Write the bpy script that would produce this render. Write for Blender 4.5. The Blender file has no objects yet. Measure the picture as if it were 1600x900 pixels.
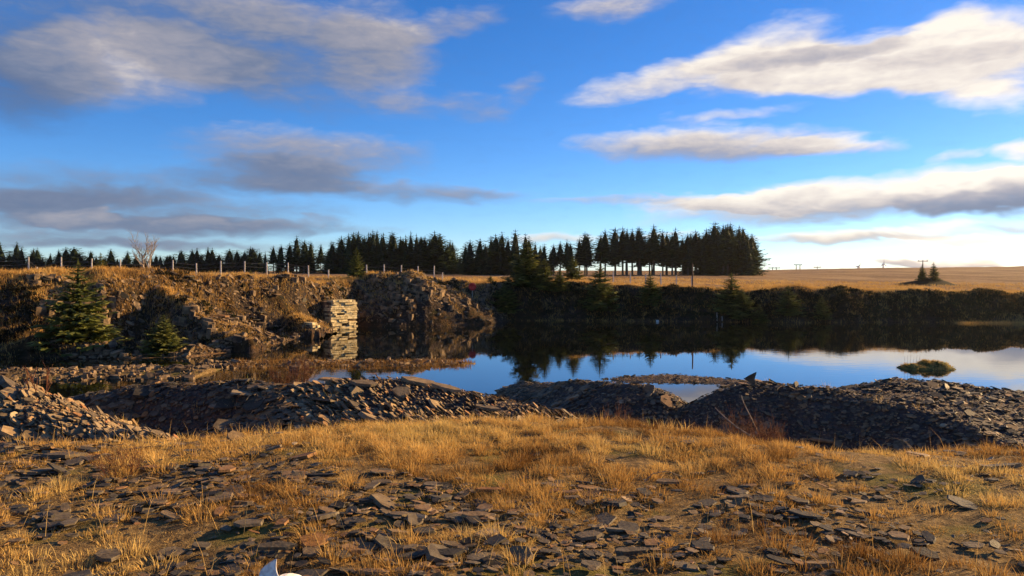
import bpy, math, random
import numpy as np
from mathutils import Vector, Matrix, Euler

random.seed(7)
RNG = np.random.default_rng(11)
SC = bpy.context.scene
COL = SC.collection
R = math.radians

# ------------------------------------------------------------------ camera
EYE = 4.0            # eye height above the water (water is z = 0)
FPX = 1200.0         # focal length in photo pixels (1600 wide)
HOR = 425.0          # photo row of the eye-level horizon
cam_d = bpy.data.cameras.new('camera')
cam = bpy.data.objects.new('camera', cam_d); COL.objects.link(cam)
cam_d.sensor_width = 36.0
cam_d.lens = 36.0 * FPX / 1600.0
cam_d.shift_y = -(450.0 - HOR) / 1600.0
cam_d.clip_start = 0.1
cam_d.clip_end = 20000.0
cam.location = (0, 0, EYE)
cam.rotation_euler = (R(90), 0, 0)
SC.camera = cam

def at(px, py, d):
    """world point seen at photo pixel (px,py) at depth d"""
    return Vector(((px - 800.0) / FPX * d, d, EYE - (py - HOR) / FPX * d))

# ------------------------------------------------------------------ light
SUN_AZ, SUN_EL = R(62), R(17)       # azimuth to the right of the view direction
sdir = Vector((math.sin(SUN_AZ) * math.cos(SUN_EL), math.cos(SUN_AZ) * math.cos(SUN_EL), math.sin(SUN_EL)))
sun_d = bpy.data.lights.new('sun', 'SUN')
sun_d.energy = 5.0
sun_d.angle = R(0.5)
sun_d.color = (1.0, 0.66, 0.31)
sun = bpy.data.objects.new('sun', sun_d); COL.objects.link(sun)
sun.rotation_euler = (-sdir).to_track_quat('-Z', 'Y').to_euler()

SC.view_settings.view_transform = 'Standard'
SC.view_settings.look = 'None'
SC.view_settings.exposure = 1.25
SC.view_settings.gamma = 1.0

SC.cycles.use_adaptive_sampling = True
SC.cycles.adaptive_threshold = 0.02
SC.cycles.volume_bounces = 0
SC.cycles.max_bounces = 5
SC.cycles.diffuse_bounces = 2
SC.cycles.glossy_bounces = 3
SC.cycles.transmission_bounces = 2

# ------------------------------------------------------------------ world: sky + clouds
def lin(r, g, b):
    f = lambda c: (c / 255 / 12.92) if c / 255 <= 0.04045 else ((c / 255 + 0.055) / 1.055) ** 2.4
    return (f(r), f(g), f(b), 1.0)

class NT:
    def __init__(s, tree): s.t = tree; s.n = tree.nodes; s.l = tree.links
    def new(s, typ, **kw):
        n = s.n.new(typ)
        for k, v in kw.items(): setattr(n, k, v)
        return n
    def put(s, sock, v):
        if isinstance(v, bpy.types.NodeSocket): s.l.new(v, sock)
        else: sock.default_value = v
    def math(s, op, a, b=None, c=None, clamp=False):
        n = s.new('ShaderNodeMath', operation=op, use_clamp=clamp)
        s.put(n.inputs[0], a)
        if b is not None: s.put(n.inputs[1], b)
        if c is not None: s.put(n.inputs[2], c)
        return n.outputs[0]
    def noise(s, vec, scale, detail=4, rough=0.55, dist=0.0):
        n = s.new('ShaderNodeTexNoise'); s.put(n.inputs['Vector'], vec)
        n.inputs['Scale'].default_value = scale; n.inputs['Detail'].default_value = detail
        n.inputs['Roughness'].default_value = rough; n.inputs['Distortion'].default_value = dist
        return n.outputs['Fac']
    def sstep(s, v, lo, hi):
        n = s.new('ShaderNodeMapRange', interpolation_type='SMOOTHSTEP')
        s.put(n.inputs[0], v); n.inputs[1].default_value = lo; n.inputs[2].default_value = hi
        return n.outputs[0]
    def mapr(s, v, a, b, c, d):
        n = s.new('ShaderNodeMapRange'); s.put(n.inputs[0], v)
        for i, x in enumerate((a, b, c, d)): n.inputs[i + 1].default_value = x
        return n.outputs[0]
    def ramp(s, v, stops, interp='LINEAR'):
        n = s.new('ShaderNodeValToRGB'); s.put(n.inputs[0], v); cr = n.color_ramp; cr.interpolation = interp
        while len(cr.elements) < len(stops): cr.elements.new(0.5)
        for e, (p, c) in zip(cr.elements, stops): e.position = p; e.color = c if len(c) == 4 else (*c, 1)
        return n.outputs[0]
    def mix(s, f, a, b, blend='MIX'):
        n = s.new('ShaderNodeMix', data_type='RGBA', blend_type=blend)
        s.put(n.inputs[0], f); s.put(n.inputs[6], a); s.put(n.inputs[7], b)
        return n.outputs[2]

world = bpy.data.worlds.new('World'); SC.world = world
world.use_nodes = True
wt = NT(world.node_tree); wt.n.clear()
sky = wt.new('ShaderNodeTexSky', sky_type='NISHITA')
sky.sun_disc = False
sky.sun_elevation = SUN_EL
sky.sun_rotation = SUN_AZ
sky.altitude = 200.0
sky.air_density = 0.75
sky.dust_density = 0.1
sky.ozone_density = 4.5
hs = wt.new('ShaderNodeHueSaturation'); hs.inputs['Saturation'].default_value = 1.18
hs.inputs['Hue'].default_value = 0.507
wt.l.new(sky.outputs[0], hs.inputs['Color'])
SKY_STR = 0.076
tc = wt.new('ShaderNodeTexCoord')
sep = wt.new('ShaderNodeSeparateXYZ'); wt.l.new(tc.outputs['Generated'], sep.inputs[0])
DEG = 180 / math.pi
az = wt.math('MULTIPLY', wt.math('ARCTAN2', sep.outputs[0], sep.outputs[1]), DEG)
el = wt.math('MULTIPLY', wt.math('ARCSINE', sep.outputs[2]), DEG)
# streaky noise: azimuth squeezed, elevation stretched
cv = wt.new('ShaderNodeCombineXYZ'); wt.put(cv.inputs[0], wt.math('MULTIPLY', az, 0.16)); wt.put(cv.inputs[1], wt.math('MULTIPLY', el, 0.46))
w1 = wt.noise(cv.outputs[0], 1.0, 3, 0.6, 0.4)
cv2 = wt.new('ShaderNodeCombineXYZ'); wt.put(cv2.inputs[0], wt.math('MULTIPLY_ADD', az, 0.16, 31.7)); wt.put(cv2.inputs[1], wt.math('MULTIPLY_ADD', el, 0.40, 9.1))
w2 = wt.noise(cv2.outputs[0], 1.0, 3, 0.6, 0.4)
cv3 = wt.new('ShaderNodeCombineXYZ'); wt.put(cv3.inputs[0], wt.math('MULTIPLY_ADD', az, 0.5, 71.7)); wt.put(cv3.inputs[1], wt.math('MULTIPLY', el, 1.5))
w3 = wt.noise(cv3.outputs[0], 1.0, 5, 0.62, 0.3)
aw = wt.math('ADD', az, wt.math('MULTIPLY_ADD', w1, 5.0, -2.5))
ew = wt.math('ADD', el, wt.math('MULTIPLY_ADD', w2, 2.2, -1.1))
cp = wt.new('ShaderNodeCombineXYZ'); wt.put(cp.inputs[0], aw); wt.put(cp.inputs[1], ew)
# (px, py, rx, ry, rot, strength, shade, slope)
CLOUDS = [
 (190,100,170,62,6,1.0,.66,.16),(20,115,150,85,0,.9,.10,.10),(330,50,360,55,-4,.75,.30,.10),(440,25,210,34,-6,.7,.55,.1),
 (590,85,95,72,-50,.75,.55,.1),(690,40,90,20,12,.7,.55,.1),(420,130,170,42,-5,.6,.34,.1),(330,95,110,40,-10,.6,.40,.1),
 (650,168,62,20,0,.5,.50,.1),(745,168,48,20,-10,.5,.50,.1),(815,140,40,16,25,.5,.55,.1),
 (480,238,190,36,-2,1.0,.48,.22),(430,275,150,26,0,.9,.26,.1),(600,298,210,17,-2,.8,.38,.15),(760,300,80,8,0,.4,.5,.1),
 (120,290,230,34,2,.75,.26,.1),(220,325,330,32,0,.85,.30,.1),(360,354,250,14,0,1.0,.34,.2),(90,368,330,22,0,.85,.30,.1),
 (110,340,85,13,0,.8,.74,.1),(310,352,70,10,0,.6,.62,.1),(300,385,260,9,0,.6,.34,.1),(30,320,120,28,0,.6,.22,.1),
 (960,8,110,20,3,.8,.6,.1),
 (1030,122,150,24,13,.85,.78,.12),(1190,88,130,44,14,1.0,.78,.25),(1350,100,240,46,0,1.1,.80,.15),(1540,85,170,62,0,1.1,.84,.15),
 (1260,88,150,15,2,.9,.22,.1),(1470,90,150,14,0,.7,.32,.1),(1330,128,170,22,-3,.8,.90,.1),(1550,150,100,28,-5,.75,.95,.1),(1470,45,70,24,8,.7,.9,.1),
 (1100,223,220,27,-1,1.1,.60,.34),(1290,226,120,17,-3,.9,.78,.25),(1140,180,110,10,2,.5,.78,.1),
 (1595,232,58,20,0,1.1,.96,.1),(1495,243,50,12,20,.55,.85,.1),
 (1400,306,440,34,3,1.25,.74,.55),(1580,310,200,26,0,1.0,.16,.3),(1170,316,180,16,0,1.0,.66,.3),(950,313,130,8,0,.55,.55,.1),(1600,275,220,14,4,1.0,.98,.1),
 (1330,367,190,11,1,1.1,.74,.4),(1510,377,140,11,-3,1.0,.94,.2),(1470,349,60,7,0,.7,.9,.1),(1600,350,110,9,0,.7,.55,.2),
 (1420,396,60,4,2,.8,.92,.1),(1480,410,130,9,0,1.1,.92,.3),(1430,414,60,7,0,.9,.12,.2),(1530,415,50,6,0,.8,.2,.2),(1290,417,80,5,0,.6,.9,.1),(860,373,70,9,3,.8,.72,.2),(1010,368,90,5,0,.6,.75,.2),
]
dens = None; shsum = None
for (px, py, rx, ry, rot, st, sh, sl) in CLOUDS:
    if px < 840 and py < 395: st *= 0.86; sh -= 0.02; rx *= 1.08; ry *= 1.08
    else: sh += 0.08
    u, v = (px - 800) / FPX, (HOR - py) / FPX
    a = math.atan(u); e = math.atan(v * math.cos(a))
    k = math.cos(a)
    m = wt.new('ShaderNodeMapping', vector_type='TEXTURE')
    wt.l.new(cp.outputs[0], m.inputs['Vector'])
    m.inputs['Location'].default_value = (a * DEG, e * DEG, 0)
    m.inputs['Rotation'].default_value = (0, 0, R(rot))
    m.inputs['Scale'].default_value = (1.12 * rx / FPX * k * k * DEG, 1.15 * ry / FPX * k * DEG, 1)
    d = wt.new('ShaderNodeVectorMath', operation='DOT_PRODUCT')
    wt.l.new(m.outputs[0], d.inputs[0]); wt.l.new(m.outputs[0], d.inputs[1])
    di = wt.math('MAXIMUM', wt.math('MULTIPLY_ADD', d.outputs['Value'], -st, st), 0.0)
    sy = wt.new('ShaderNodeSeparateXYZ'); wt.l.new(m.outputs[0], sy.inputs[0])
    si = wt.math('MULTIPLY', wt.math('MULTIPLY_ADD', sy.outputs[1], sl, sh), di)
    dens = di if dens is None else wt.math('ADD', dens, di)
    shsum = si if shsum is None else wt.math('ADD', shsum, si)
# the same broken cloud goes on over the rest of the sky
outside = wt.math('MAXIMUM', wt.sstep(wt.math('ABSOLUTE', az), 36, 50), wt.sstep(el, 21, 32))
gen = wt.math('MULTIPLY', wt.math('MULTIPLY', wt.sstep(w1, 0.48, 0.72), outside), wt.sstep(el, 0.5, 4))
dens = wt.math('ADD', dens, gen)
shsum = wt.math('ADD', shsum, wt.math('MULTIPLY', gen, 0.55))
shade = wt.math('DIVIDE', shsum, wt.math('MAXIMUM', dens, 0.001))
shade = wt.math('ADD', shade, wt.math('MULTIPLY_ADD', w3, 0.36, -0.18))
alpha = wt.sstep(wt.math('ADD', wt.math('MINIMUM', dens, 1.15), wt.math('MULTIPLY_ADD', w3, 0.7, -0.35)), -0.06, 1.15)
alpha = wt.math('MULTIPLY', alpha, 0.94)
ccol = wt.ramp(shade, [(0.0, lin(54,66,90)), (0.3, lin(80,88,106)), (0.55, lin(114,112,118)), (0.78, lin(156,148,141)), (1.0, lin(182,174,162))])
skyc = wt.new('ShaderNodeVectorMath', operation='SCALE'); wt.l.new(hs.outputs[0], skyc.inputs[0]); skyc.inputs['Scale'].default_value = SKY_STR
final = wt.mix(alpha, skyc.outputs[0], ccol)
bg = wt.new('ShaderNodeBackground'); wt.l.new(final, bg.inputs[0]); bg.inputs[1].default_value = 1.0
wo = wt.new('ShaderNodeOutputWorld'); wt.l.new(bg.outputs[0], wo.inputs[0])
world.cycles.sampling_method = 'NONE'

# ------------------------------------------------------------------ helpers
def hash2(ix, iy, s):
    h = (ix.astype(np.int64) * 374761393 + iy.astype(np.int64) * 668265263 + s * 974711) & 0x7fffffff
    h = ((h ^ (h >> 13)) * 1274126177) & 0x7fffffff
    return ((h ^ (h >> 16)) & 0xffff) / 65535.0

def vnoise(x, y, s=0):
    x = np.asarray(x, float); y = np.asarray(y, float)
    ix, iy = np.floor(x), np.floor(y); fx, fy = x - ix, y - iy
    fx = fx * fx * (3 - 2 * fx); fy = fy * fy * (3 - 2 * fy)
    a, b = hash2(ix, iy, s), hash2(ix + 1, iy, s); c, d = hash2(ix, iy + 1, s), hash2(ix + 1, iy + 1, s)
    return (a * (1 - fx) + b * fx) * (1 - fy) + (c * (1 - fx) + d * fx) * fy - 0.5

def fbm(x, y, s=0, o=4, g=0.5):
    t = 0; a = 1.0; f = 1.0
    for k in range(o):
        t = t + a * vnoise(np.asarray(x) * f + 17.3 * k, np.asarray(y) * f - 9.1 * k, s + k); a *= g; f *= 2.03
    return t

def sst(v, a, b):
    t = np.clip((np.asarray(v, float) - a) / (b - a), 0, 1); return t * t * (3 - 2 * t)

def mesh_np(name, V, F, mats=(), smooth=False, tint=None):
    """V (n,3); F (m,3) or (m,4) int; tint optional per-vertex float"""
    me = bpy.data.meshes.new(name)
    V = np.ascontiguousarray(V, np.float32); F = np.ascontiguousarray(F, np.int32)
    k = F.shape[1]
    me.vertices.add(len(V)); me.vertices.foreach_set('co', V.ravel())
    me.loops.add(F.size); me.loops.foreach_set('vertex_index', F.ravel())
    me.polygons.add(len(F)); me.polygons.foreach_set('loop_start', np.arange(0, F.size, k, dtype=np.int32))
    me.polygons.foreach_set('use_smooth', np.full(len(F), smooth))
    if tint is not None:
        at_ = me.attributes.new('tint', 'FLOAT', 'POINT'); at_.data.foreach_set('value', np.ascontiguousarray(tint, np.float32))
    me.update(calc_edges=True)
    for m in (mats if isinstance(mats, (list, tuple)) else [mats]): me.materials.append(m)
    return me

def obj(name, me, parent=None, **props):
    o = bpy.data.objects.new(name, me); COL.objects.link(o)
    if parent is not None: o.parent = parent
    for k, v in props.items(): o[k] = v
    return o

def empty(name, loc, label, cat, group=None, rz=0.0, s=1.0):
    o = bpy.data.objects.new(name, None); COL.objects.link(o)
    o.empty_display_size = 0.1
    o.location = loc; o.rotation_euler = (0, 0, rz); o.scale = (s, s, s) if not isinstance(s, tuple) else s
    o['label'] = label; o['category'] = cat
    if group: o['group'] = group
    return o

def tubes(paths, sides=5):
    """paths: list of [(point, radius), ...] -> V, F(quads)"""
    Vs, Fs, n = [], [], 0
    for path in paths:
        P = [Vector(p) for p, r in path]
        for i, (p, r) in enumerate(path):
            t = (P[min(i + 1, len(P) - 1)] - P[max(i - 1, 0)]).normalized()
            a = t.cross(Vector((0.31, 0.95, 0.07)))
            if a.length < 1e-3: a = t.cross(Vector((1, 0, 0)))
            a.normalize(); b = t.cross(a)
            for k in range(sides):
                w = 2 * math.pi * k / sides
                Vs.append(P[i] + (a * math.cos(w) + b * math.sin(w)) * r)
            if i:
                o = n + (i - 1) * sides
                for k in range(sides):
                    k2 = (k + 1) % sides
                    Fs.append((o + k, o + k2, o + sides + k2, o + sides + k))
        # end cap
        o = n + (len(path) - 1) * sides
        if sides >= 4: Fs.append((o, o + 1, o + 2, o + 3))
        n += len(path) * sides
    return np.array([tuple(v) for v in Vs]), np.array(Fs)

# ------------------------------------------------------------------ materials
def mat(name, rough=0.8, spec=0.3):
    m = bpy.data.materials.new(name); m.use_nodes = True
    t = NT(m.node_tree); t.n.clear()
    b = t.new('ShaderNodeBsdfPrincipled'); o = t.new('ShaderNodeOutputMaterial')
    t.l.new(b.outputs[0], o.inputs[0])
    b.inputs['Roughness'].default_value = rough
    b.inputs['Specular IOR Level'].default_value = spec
    return m, t, b

def bump(t, b, h, strength, dist):
    n = t.new('ShaderNodeBump'); n.inputs['Strength'].default_value = strength; n.inputs['Distance'].default_value = dist
    t.put(n.inputs['Height'], h); t.l.new(n.outputs[0], b.inputs['Normal'])

def pos(t): return t.new('ShaderNodeNewGeometry').outputs['Position']

def slate_mat(name, stops):
    m, t, b = mat(name, 0.7, 0.18)
    oi = t.new('ShaderNodeObjectInfo'); g = t.new('ShaderNodeNewGeometry')
    r = t.math('FRACT', t.math('ADD', t.math('MULTIPLY', oi.outputs['Random'], 7.31), g.outputs['Random Per Island']))
    c = t.ramp(r, stops)
    n = t.noise(g.outputs['Position'], 9.0, 6, 0.65)
    c = t.mix(t.sstep(n, 0.35, 0.7), t.mix(1.0, c, (0.55, 0.52, 0.5, 1), 'MULTIPLY'), c)
    n3 = t.noise(g.outputs['Position'], 31.0, 4, 0.7)
    c = t.mix(t.math('MULTIPLY', t.sstep(n3, 0.60, 0.70), 0.5), c, (0.26, 0.24, 0.16, 1))
    t.l.new(c, b.inputs['Base Color'])
    bump(t, b, t.noise(g.outputs['Position'], 38.0, 5, 0.6), 0.5, 0.012)
    return m

def soil_mat():   # thatch and earth under the grass
    m, t, b = mat('thatch_soil', 0.95, 0.1)
    p = pos(t)
    n1 = t.noise(p, 1.1, 5, 0.6); n2 = t.noise(p, 14.0, 6, 0.7); n3 = t.noise(p, 60.0, 3, 0.7)
    c = t.ramp(n2, [(0.3, (0.05, 0.034, 0.017)), (0.5, (0.17, 0.11, 0.045)), (0.7, (0.38, 0.26, 0.10))])
    moss = t.mix(n3, (0.07, 0.075, 0.015, 1), (0.20, 0.17, 0.04, 1))
    c = t.mix(t.math('MULTIPLY', t.sstep(n1, 0.52, 0.66), 0.75), c, moss)
    t.l.new(c, b.inputs['Base Color'])
    bump(t, b, t.math('ADD', n2, t.math('MULTIPLY', n3, 0.5)), 0.8, 0.04)
    return m

def rubble_mat():   # fine crushed slate between the pieces
    m, t, b = mat('slate_rubble', 0.85, 0.2)
    p = pos(t)
    v = t.new('ShaderNodeTexVoronoi'); t.put(v.inputs['Vector'], p); v.inputs['Scale'].default_value = 16.0
    n = t.noise(p, 5.0, 5, 0.6)
    c = t.ramp(t.math('FRACT', t.math('MULTIPLY', v.outputs['Color'], 1.0)), [(0, (0.035, 0.03, 0.027)), (0.6, (0.085, 0.065, 0.05)), (1, (0.16, 0.10, 0.06))])
    c = t.mix(t.sstep(n, 0.45, 0.7), c, (0.10, 0.055, 0.03, 1))
    t.l.new(c, b.inputs['Base Color'])
    bump(t, b, v.outputs['Distance'], 1.0, 0.05)
    return m

def moor_mat():
    m, t, b = mat('moorland', 0.95, 0.08)
    g = t.new('ShaderNodeNewGeometry'); p = g.outputs['Position']
    sx = t.new('ShaderNodeSeparateXYZ'); t.l.new(g.outputs['Normal'], sx.inputs[0])
    sp = t.new('ShaderNodeSeparateXYZ'); t.l.new(p, sp.inputs[0])
    mpp = t.new('ShaderNodeMapping'); t.l.new(p, mpp.inputs[0]); mpp.inputs['Scale'].default_value = (1, .45, 1)
    n1 = t.noise(mpp.outputs[0], 0.09, 7, 0.7); n2 = t.noise(p, 1.6, 6, 0.65); n3 = t.noise(p, 7.0, 4, 0.6)
    flat = t.ramp(t.math('ADD', t.math('MULTIPLY', n1, 0.6), t.math('MULTIPLY', n2, 0.4)),
                  [(0.38, (0.10, 0.055, 0.028)), (0.5, (0.23, 0.14, 0.065)), (0.62, (0.36, 0.25, 0.125))])
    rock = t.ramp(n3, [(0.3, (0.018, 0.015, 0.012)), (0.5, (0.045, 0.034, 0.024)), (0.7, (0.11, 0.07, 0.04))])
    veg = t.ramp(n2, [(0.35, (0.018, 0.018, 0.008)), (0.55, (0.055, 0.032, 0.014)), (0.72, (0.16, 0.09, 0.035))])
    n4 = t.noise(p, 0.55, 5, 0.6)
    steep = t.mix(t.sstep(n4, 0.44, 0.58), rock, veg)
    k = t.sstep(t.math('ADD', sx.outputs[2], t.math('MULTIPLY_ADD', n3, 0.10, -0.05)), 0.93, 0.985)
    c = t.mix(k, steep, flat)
    t.l.new(c, b.inputs['Base Color'])
    bump(t, b, t.math('ADD', n2, t.math('MULTIPLY', n3, 0.6)), 0.9, 0.25)
    return m

def tint_mat(name, stops, rough=0.9, trans=0.0, spec=0.1):
    m, t, b = mat(name, rough, spec)
    a = t.new('ShaderNodeAttribute'); a.attribute_name = 'tint'
    oi = t.new('ShaderNodeObjectInfo')
    v = t.math('ADD', a.outputs['Fac'], t.math('MULTIPLY_ADD', oi.outputs['Random'], 0.24, -0.12))
    c = t.ramp(v, stops)
    t.l.new(c, b.inputs['Base Color'])
    if trans:
        tr = t.new('ShaderNodeBsdfTranslucent'); t.l.new(c, tr.inputs[0])
        mx = t.new('ShaderNodeMixShader'); mx.inputs[0].default_value = trans
        out = [n for n in t.n if n.type == 'OUTPUT_MATERIAL'][0]
        t.l.new(b.outputs[0], mx.inputs[1]); t.l.new(tr.outputs[0], mx.inputs[2]); t.l.new(mx.outputs[0], out.inputs[0])
    return m

def plain(name, c1, c2, scale=8.0, rough=0.8, spec=0.3, bs=0.3, bd=0.01):
    m, t, b = mat(name, rough, spec)
    n = t.noise(pos(t), scale, 5, 0.6)
    t.l.new(t.mix(t.sstep(n, 0.35, 0.65), (*c1, 1), (*c2, 1)), b.inputs['Base Color'])
    bump(t, b, n, bs, bd)
    return m

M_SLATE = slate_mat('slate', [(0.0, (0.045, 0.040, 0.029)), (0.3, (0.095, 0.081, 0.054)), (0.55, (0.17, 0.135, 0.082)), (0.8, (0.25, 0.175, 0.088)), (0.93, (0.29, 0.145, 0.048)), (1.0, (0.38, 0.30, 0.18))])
M_SUNLIT_TAN = slate_mat('sunlit_tan_slate', [(0.0, (0.09, 0.072, 0.045)), (0.25, (0.20, 0.15, 0.085)), (0.55, (0.32, 0.235, 0.125)), (0.8, (0.42, 0.29, 0.14)), (0.93, (0.38, 0.17, 0.055)), (1.0, (0.50, 0.40, 0.23))])  # lighter, warmer copy of the slate with sunlight painted into its colour
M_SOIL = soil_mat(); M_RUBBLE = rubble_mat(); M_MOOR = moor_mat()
M_GRASS = tint_mat('dry_grass', [(0.0, (0.15, 0.07, 0.020)), (0.3, (0.40, 0.23, 0.066)), (0.6, (0.58, 0.36, 0.105)), (0.85, (0.68, 0.47, 0.165)), (1.0, (0.28, 0.27, 0.06))], 0.75, 0.3)
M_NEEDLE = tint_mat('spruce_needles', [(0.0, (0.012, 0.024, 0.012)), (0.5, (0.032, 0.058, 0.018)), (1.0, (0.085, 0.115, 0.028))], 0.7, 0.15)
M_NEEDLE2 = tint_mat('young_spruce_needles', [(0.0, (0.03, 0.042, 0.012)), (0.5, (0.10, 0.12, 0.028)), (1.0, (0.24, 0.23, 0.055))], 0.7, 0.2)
M_HEATHER = tint_mat('heather', [(0.0, (0.012, 0.014, 0.007)), (0.4, (0.024, 0.020, 0.010)), (0.7, (0.030, 0.038, 0.013)), (1.0, (0.10, 0.07, 0.028))], 0.9, 0.1)
M_RED = tint_mat('red_stems', [(0.0, (0.06, 0.022, 0.013)), (0.5, (0.14, 0.055, 0.03)), (1.0, (0.26, 0.13, 0.06))], 0.8, 0.1)
M_BARK = plain('bark', (0.07, 0.05, 0.035), (0.15, 0.11, 0.08), 14)
M_PALEBARK = plain('pale_bark', (0.22, 0.17, 0.13), (0.36, 0.30, 0.24), 14)
M_STICK = plain('dead_wood', (0.12, 0.09, 0.065), (0.24, 0.19, 0.14), 14)
M_POST = plain('weathered_wood', (0.34, 0.31, 0.27), (0.58, 0.54, 0.47), 10)
M_WIRE = plain('wire', (0.10, 0.10, 0.10), (0.18, 0.17, 0.16), 10, 0.5, 0.5)
M_STONE = plain('pale_stone', (0.42, 0.32, 0.15), (0.76, 0.62, 0.33), 3.5, 0.85, 0.2, 0.6, 0.03)
M_ROCK = plain('quarry_rock', (0.045, 0.034, 0.024), (0.27, 0.185, 0.10), 2.2, 0.85, 0.2, 0.6, 0.04)
M_REDPAINT = plain('red_plastic', (0.60, 0.03, 0.02), (0.72, 0.045, 0.03), 6, 0.45, 0.4, 0.1, 0.002)
M_FUR = plain('white_fur', (0.62, 0.58, 0.52), (0.82, 0.80, 0.75), 60, 0.9, 0.1, 0.5, 0.004)
M_METAL = plain('grey_steel', (0.25, 0.26, 0.27), (0.4, 0.41, 0.42), 3, 0.5, 0.4, 0.05, 0.002)
M_TURB = plain('turbine_paint', (0.55, 0.55, 0.55), (0.65, 0.65, 0.65), 1, 0.5, 0.3, 0.02, 0.002)

wm, t, b = mat('quarry_water', 0.015, 0.5)
b.inputs['Base Color'].default_value = (0.004, 0.006, 0.006, 1)
b.inputs['IOR'].default_value = 1.5
p = pos(t)
mp = t.new('ShaderNodeMapping'); t.l.new(p, mp.inputs[0]); mp.inputs['Scale'].default_value = (0.5, 1.3, 1)
rip = t.math('MULTIPLY', t.noise(mp.outputs[0], 2.2, 3, 0.5), t.sstep(t.noise(p, 0.09, 2, 0.5), 0.40, 0.62))
bump(t, b, rip, 0.05, 0.05)
M_WATER = wm

# ------------------------------------------------------------------ terrain functions
def X(px, d): return (px - 800.0) / FPX * d
_edge = [(-900, 7.0), (0, 7.3), (230, 7.5), (450, 7.9), (650, 8.35), (1000, 8.35), (1200, 7.35), (1400, 6.8), (1600, 6.9), (2400, 7.0)]
_ex = np.array([X(p, d) for p, d in _edge]); _ed = np.array([d for p, d in _edge])

def Zground(x, y):
    x = np.asarray(x, float); y = np.asarray(y, float)
    e = np.interp(x, _ex, _ed)
    s = y - e
    drop = 0.30 * (np.logaddexp(0, s * 3.0) / 3.0)
    z = 2.40 - drop + 0.10 * fbm(x * 0.55, y * 0.55, 3, 4) + 0.03 * fbm(x * 3, y * 3, 5, 3) * sst(-s, -2, 0)
    # gravel bars at the left shore
    bar = 0.16 - 0.10 * np.abs(y - (29.6 + 0.12 * (x + 20))) + 0.10 * fbm(x * 0.8, y * 0.8, 8, 3)
    bar = np.where((x < -12.0), bar, -3 + 0 * x)
    bar2 = 0.06 - 0.09 * np.abs(y - (33.2 + 0.05 * (x + 6))) + 0.10 * fbm(x * 0.9, y * 0.9, 9, 3)
    bar2 = np.where((x > -13.5) & (x < -1.6), bar2, -3 + 0 * x)
    z = np.maximum(np.maximum(z, -3.0), np.maximum(bar, bar2))
    # the rim of the workings closes round the pool outside the picture
    side = np.maximum(sst(x, 34, 44), sst(-x, 42, 52)) * 4.6
    return np.maximum(z, -2.2 + side * 1.0)

class Ridge:
    def __init__(s, pts, front, back, r=0.5, seed=0, amp=0.22, pix=True):
        P = [at(*p) if pix else Vector(p) for p in pts]
        s.P = np.array([tuple(p) for p in P]); s.front = front; s.back = back; s.r = r; s.seed = seed; s.amp = amp
    def z(s, x, y):
        x = np.asarray(x, float); y = np.asarray(y, float)
        best = np.full(x.shape, 1e9); bz = np.zeros(x.shape); bs = np.zeros(x.shape)
        out = np.full(x.shape, -1e9)
        fr = s.front if isinstance(s.front, (list, tuple)) else [s.front] * len(s.P)
        for i in range(len(s.P) - 1):
            a, c = s.P[i], s.P[i + 1]
            dx, dy = c[0] - a[0], c[1] - a[1]; L2 = dx * dx + dy * dy
            t = np.clip(((x - a[0]) * dx + (y - a[1]) * dy) / L2, 0, 1)
            qx, qy = a[0] + t * dx - x, a[1] + t * dy - y
            dist = np.sqrt(qx * qx + qy * qy)
            f = fr[i] * (1 - t) + fr[i + 1] * t
            side = sst(qy / (dist + 1e-6), -0.5, 0.5)       # 1 = camera side of the crest
            sl = f * side + s.back * (1 - side)
            zz = a[2] + t * (c[2] - a[2]) - sl * (np.sqrt(dist * dist + s.r ** 2) - s.r)
            out = np.maximum(out, zz)
        return out + s.amp * fbm(x * 0.8, y * 0.8, s.seed, 4, 0.55)

MOUNDS = [
 ('slate_mound', Ridge([(-260,570,11.8),(0,607,10.6),(60,629,10.0),(110,651,9.5),(170,673,9.0),(235,689,8.5)], 0.42, 0.6, 0.3, 21, 0.12)),
 ('slate_mound', Ridge([(120,622,13.6),(200,608,13.6),(350,598,13.4),(430,606,13.2),(520,603,13.4),(600,597,13.5),(660,601,13.5),(740,618,13.3),(820,641,12.8),(900,662,12.2)],
        [1.35,1.35,1.35,1.2,0.42,0.24,0.20,0.20,0.22,0.26], 0.6, 0.5, 31, 0.14)),
 ('slate_mound', Ridge([(790,603,26.5),(850,599,22),(900,597,19.5),(960,596,17.6),(990,597,17),(1022,613,16.6),(1050,652,16.2)], 0.6, 0.6, 0.2, 41, 0.14)),
 ('slate_mound', Ridge([(1108,645,15.8),(1132,616,15.9),(1165,603,16),(1200,599,16),(1300,609,15.7),(1400,633,14.8),(1500,657,13.8),(1600,692,12.6),(1800,760,11)], 0.62, 0.6, 0.2, 51, 0.14)),
 ('slate_mound', Ridge([(1320,612,25),(1360,601,24.5),(1410,595,24),(1460,600,23.7),(1540,608,23),(1600,617,22.4),(1800,640,21)], 0.085, 0.5, 0.6, 61, 0.14)),
 ('slate_spit', Ridge([(930,598,28.5),(985,590,28.6),(1040,585,28.8),(1085,588,28.6),(1130,592,28.2),(1180,596,27.0)], 0.22, 0.3, 0.4, 71, 0.08)),
]
MOUND_LABEL = ['lit slate heap rising at left edge', 'slate heap with black shaded hollow on its left', 'dark slate heap left of small puddle',
               'long dark slate heap right of small puddle', 'hazy slate heap behind at right edge', 'low slate spit behind puddle']

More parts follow.
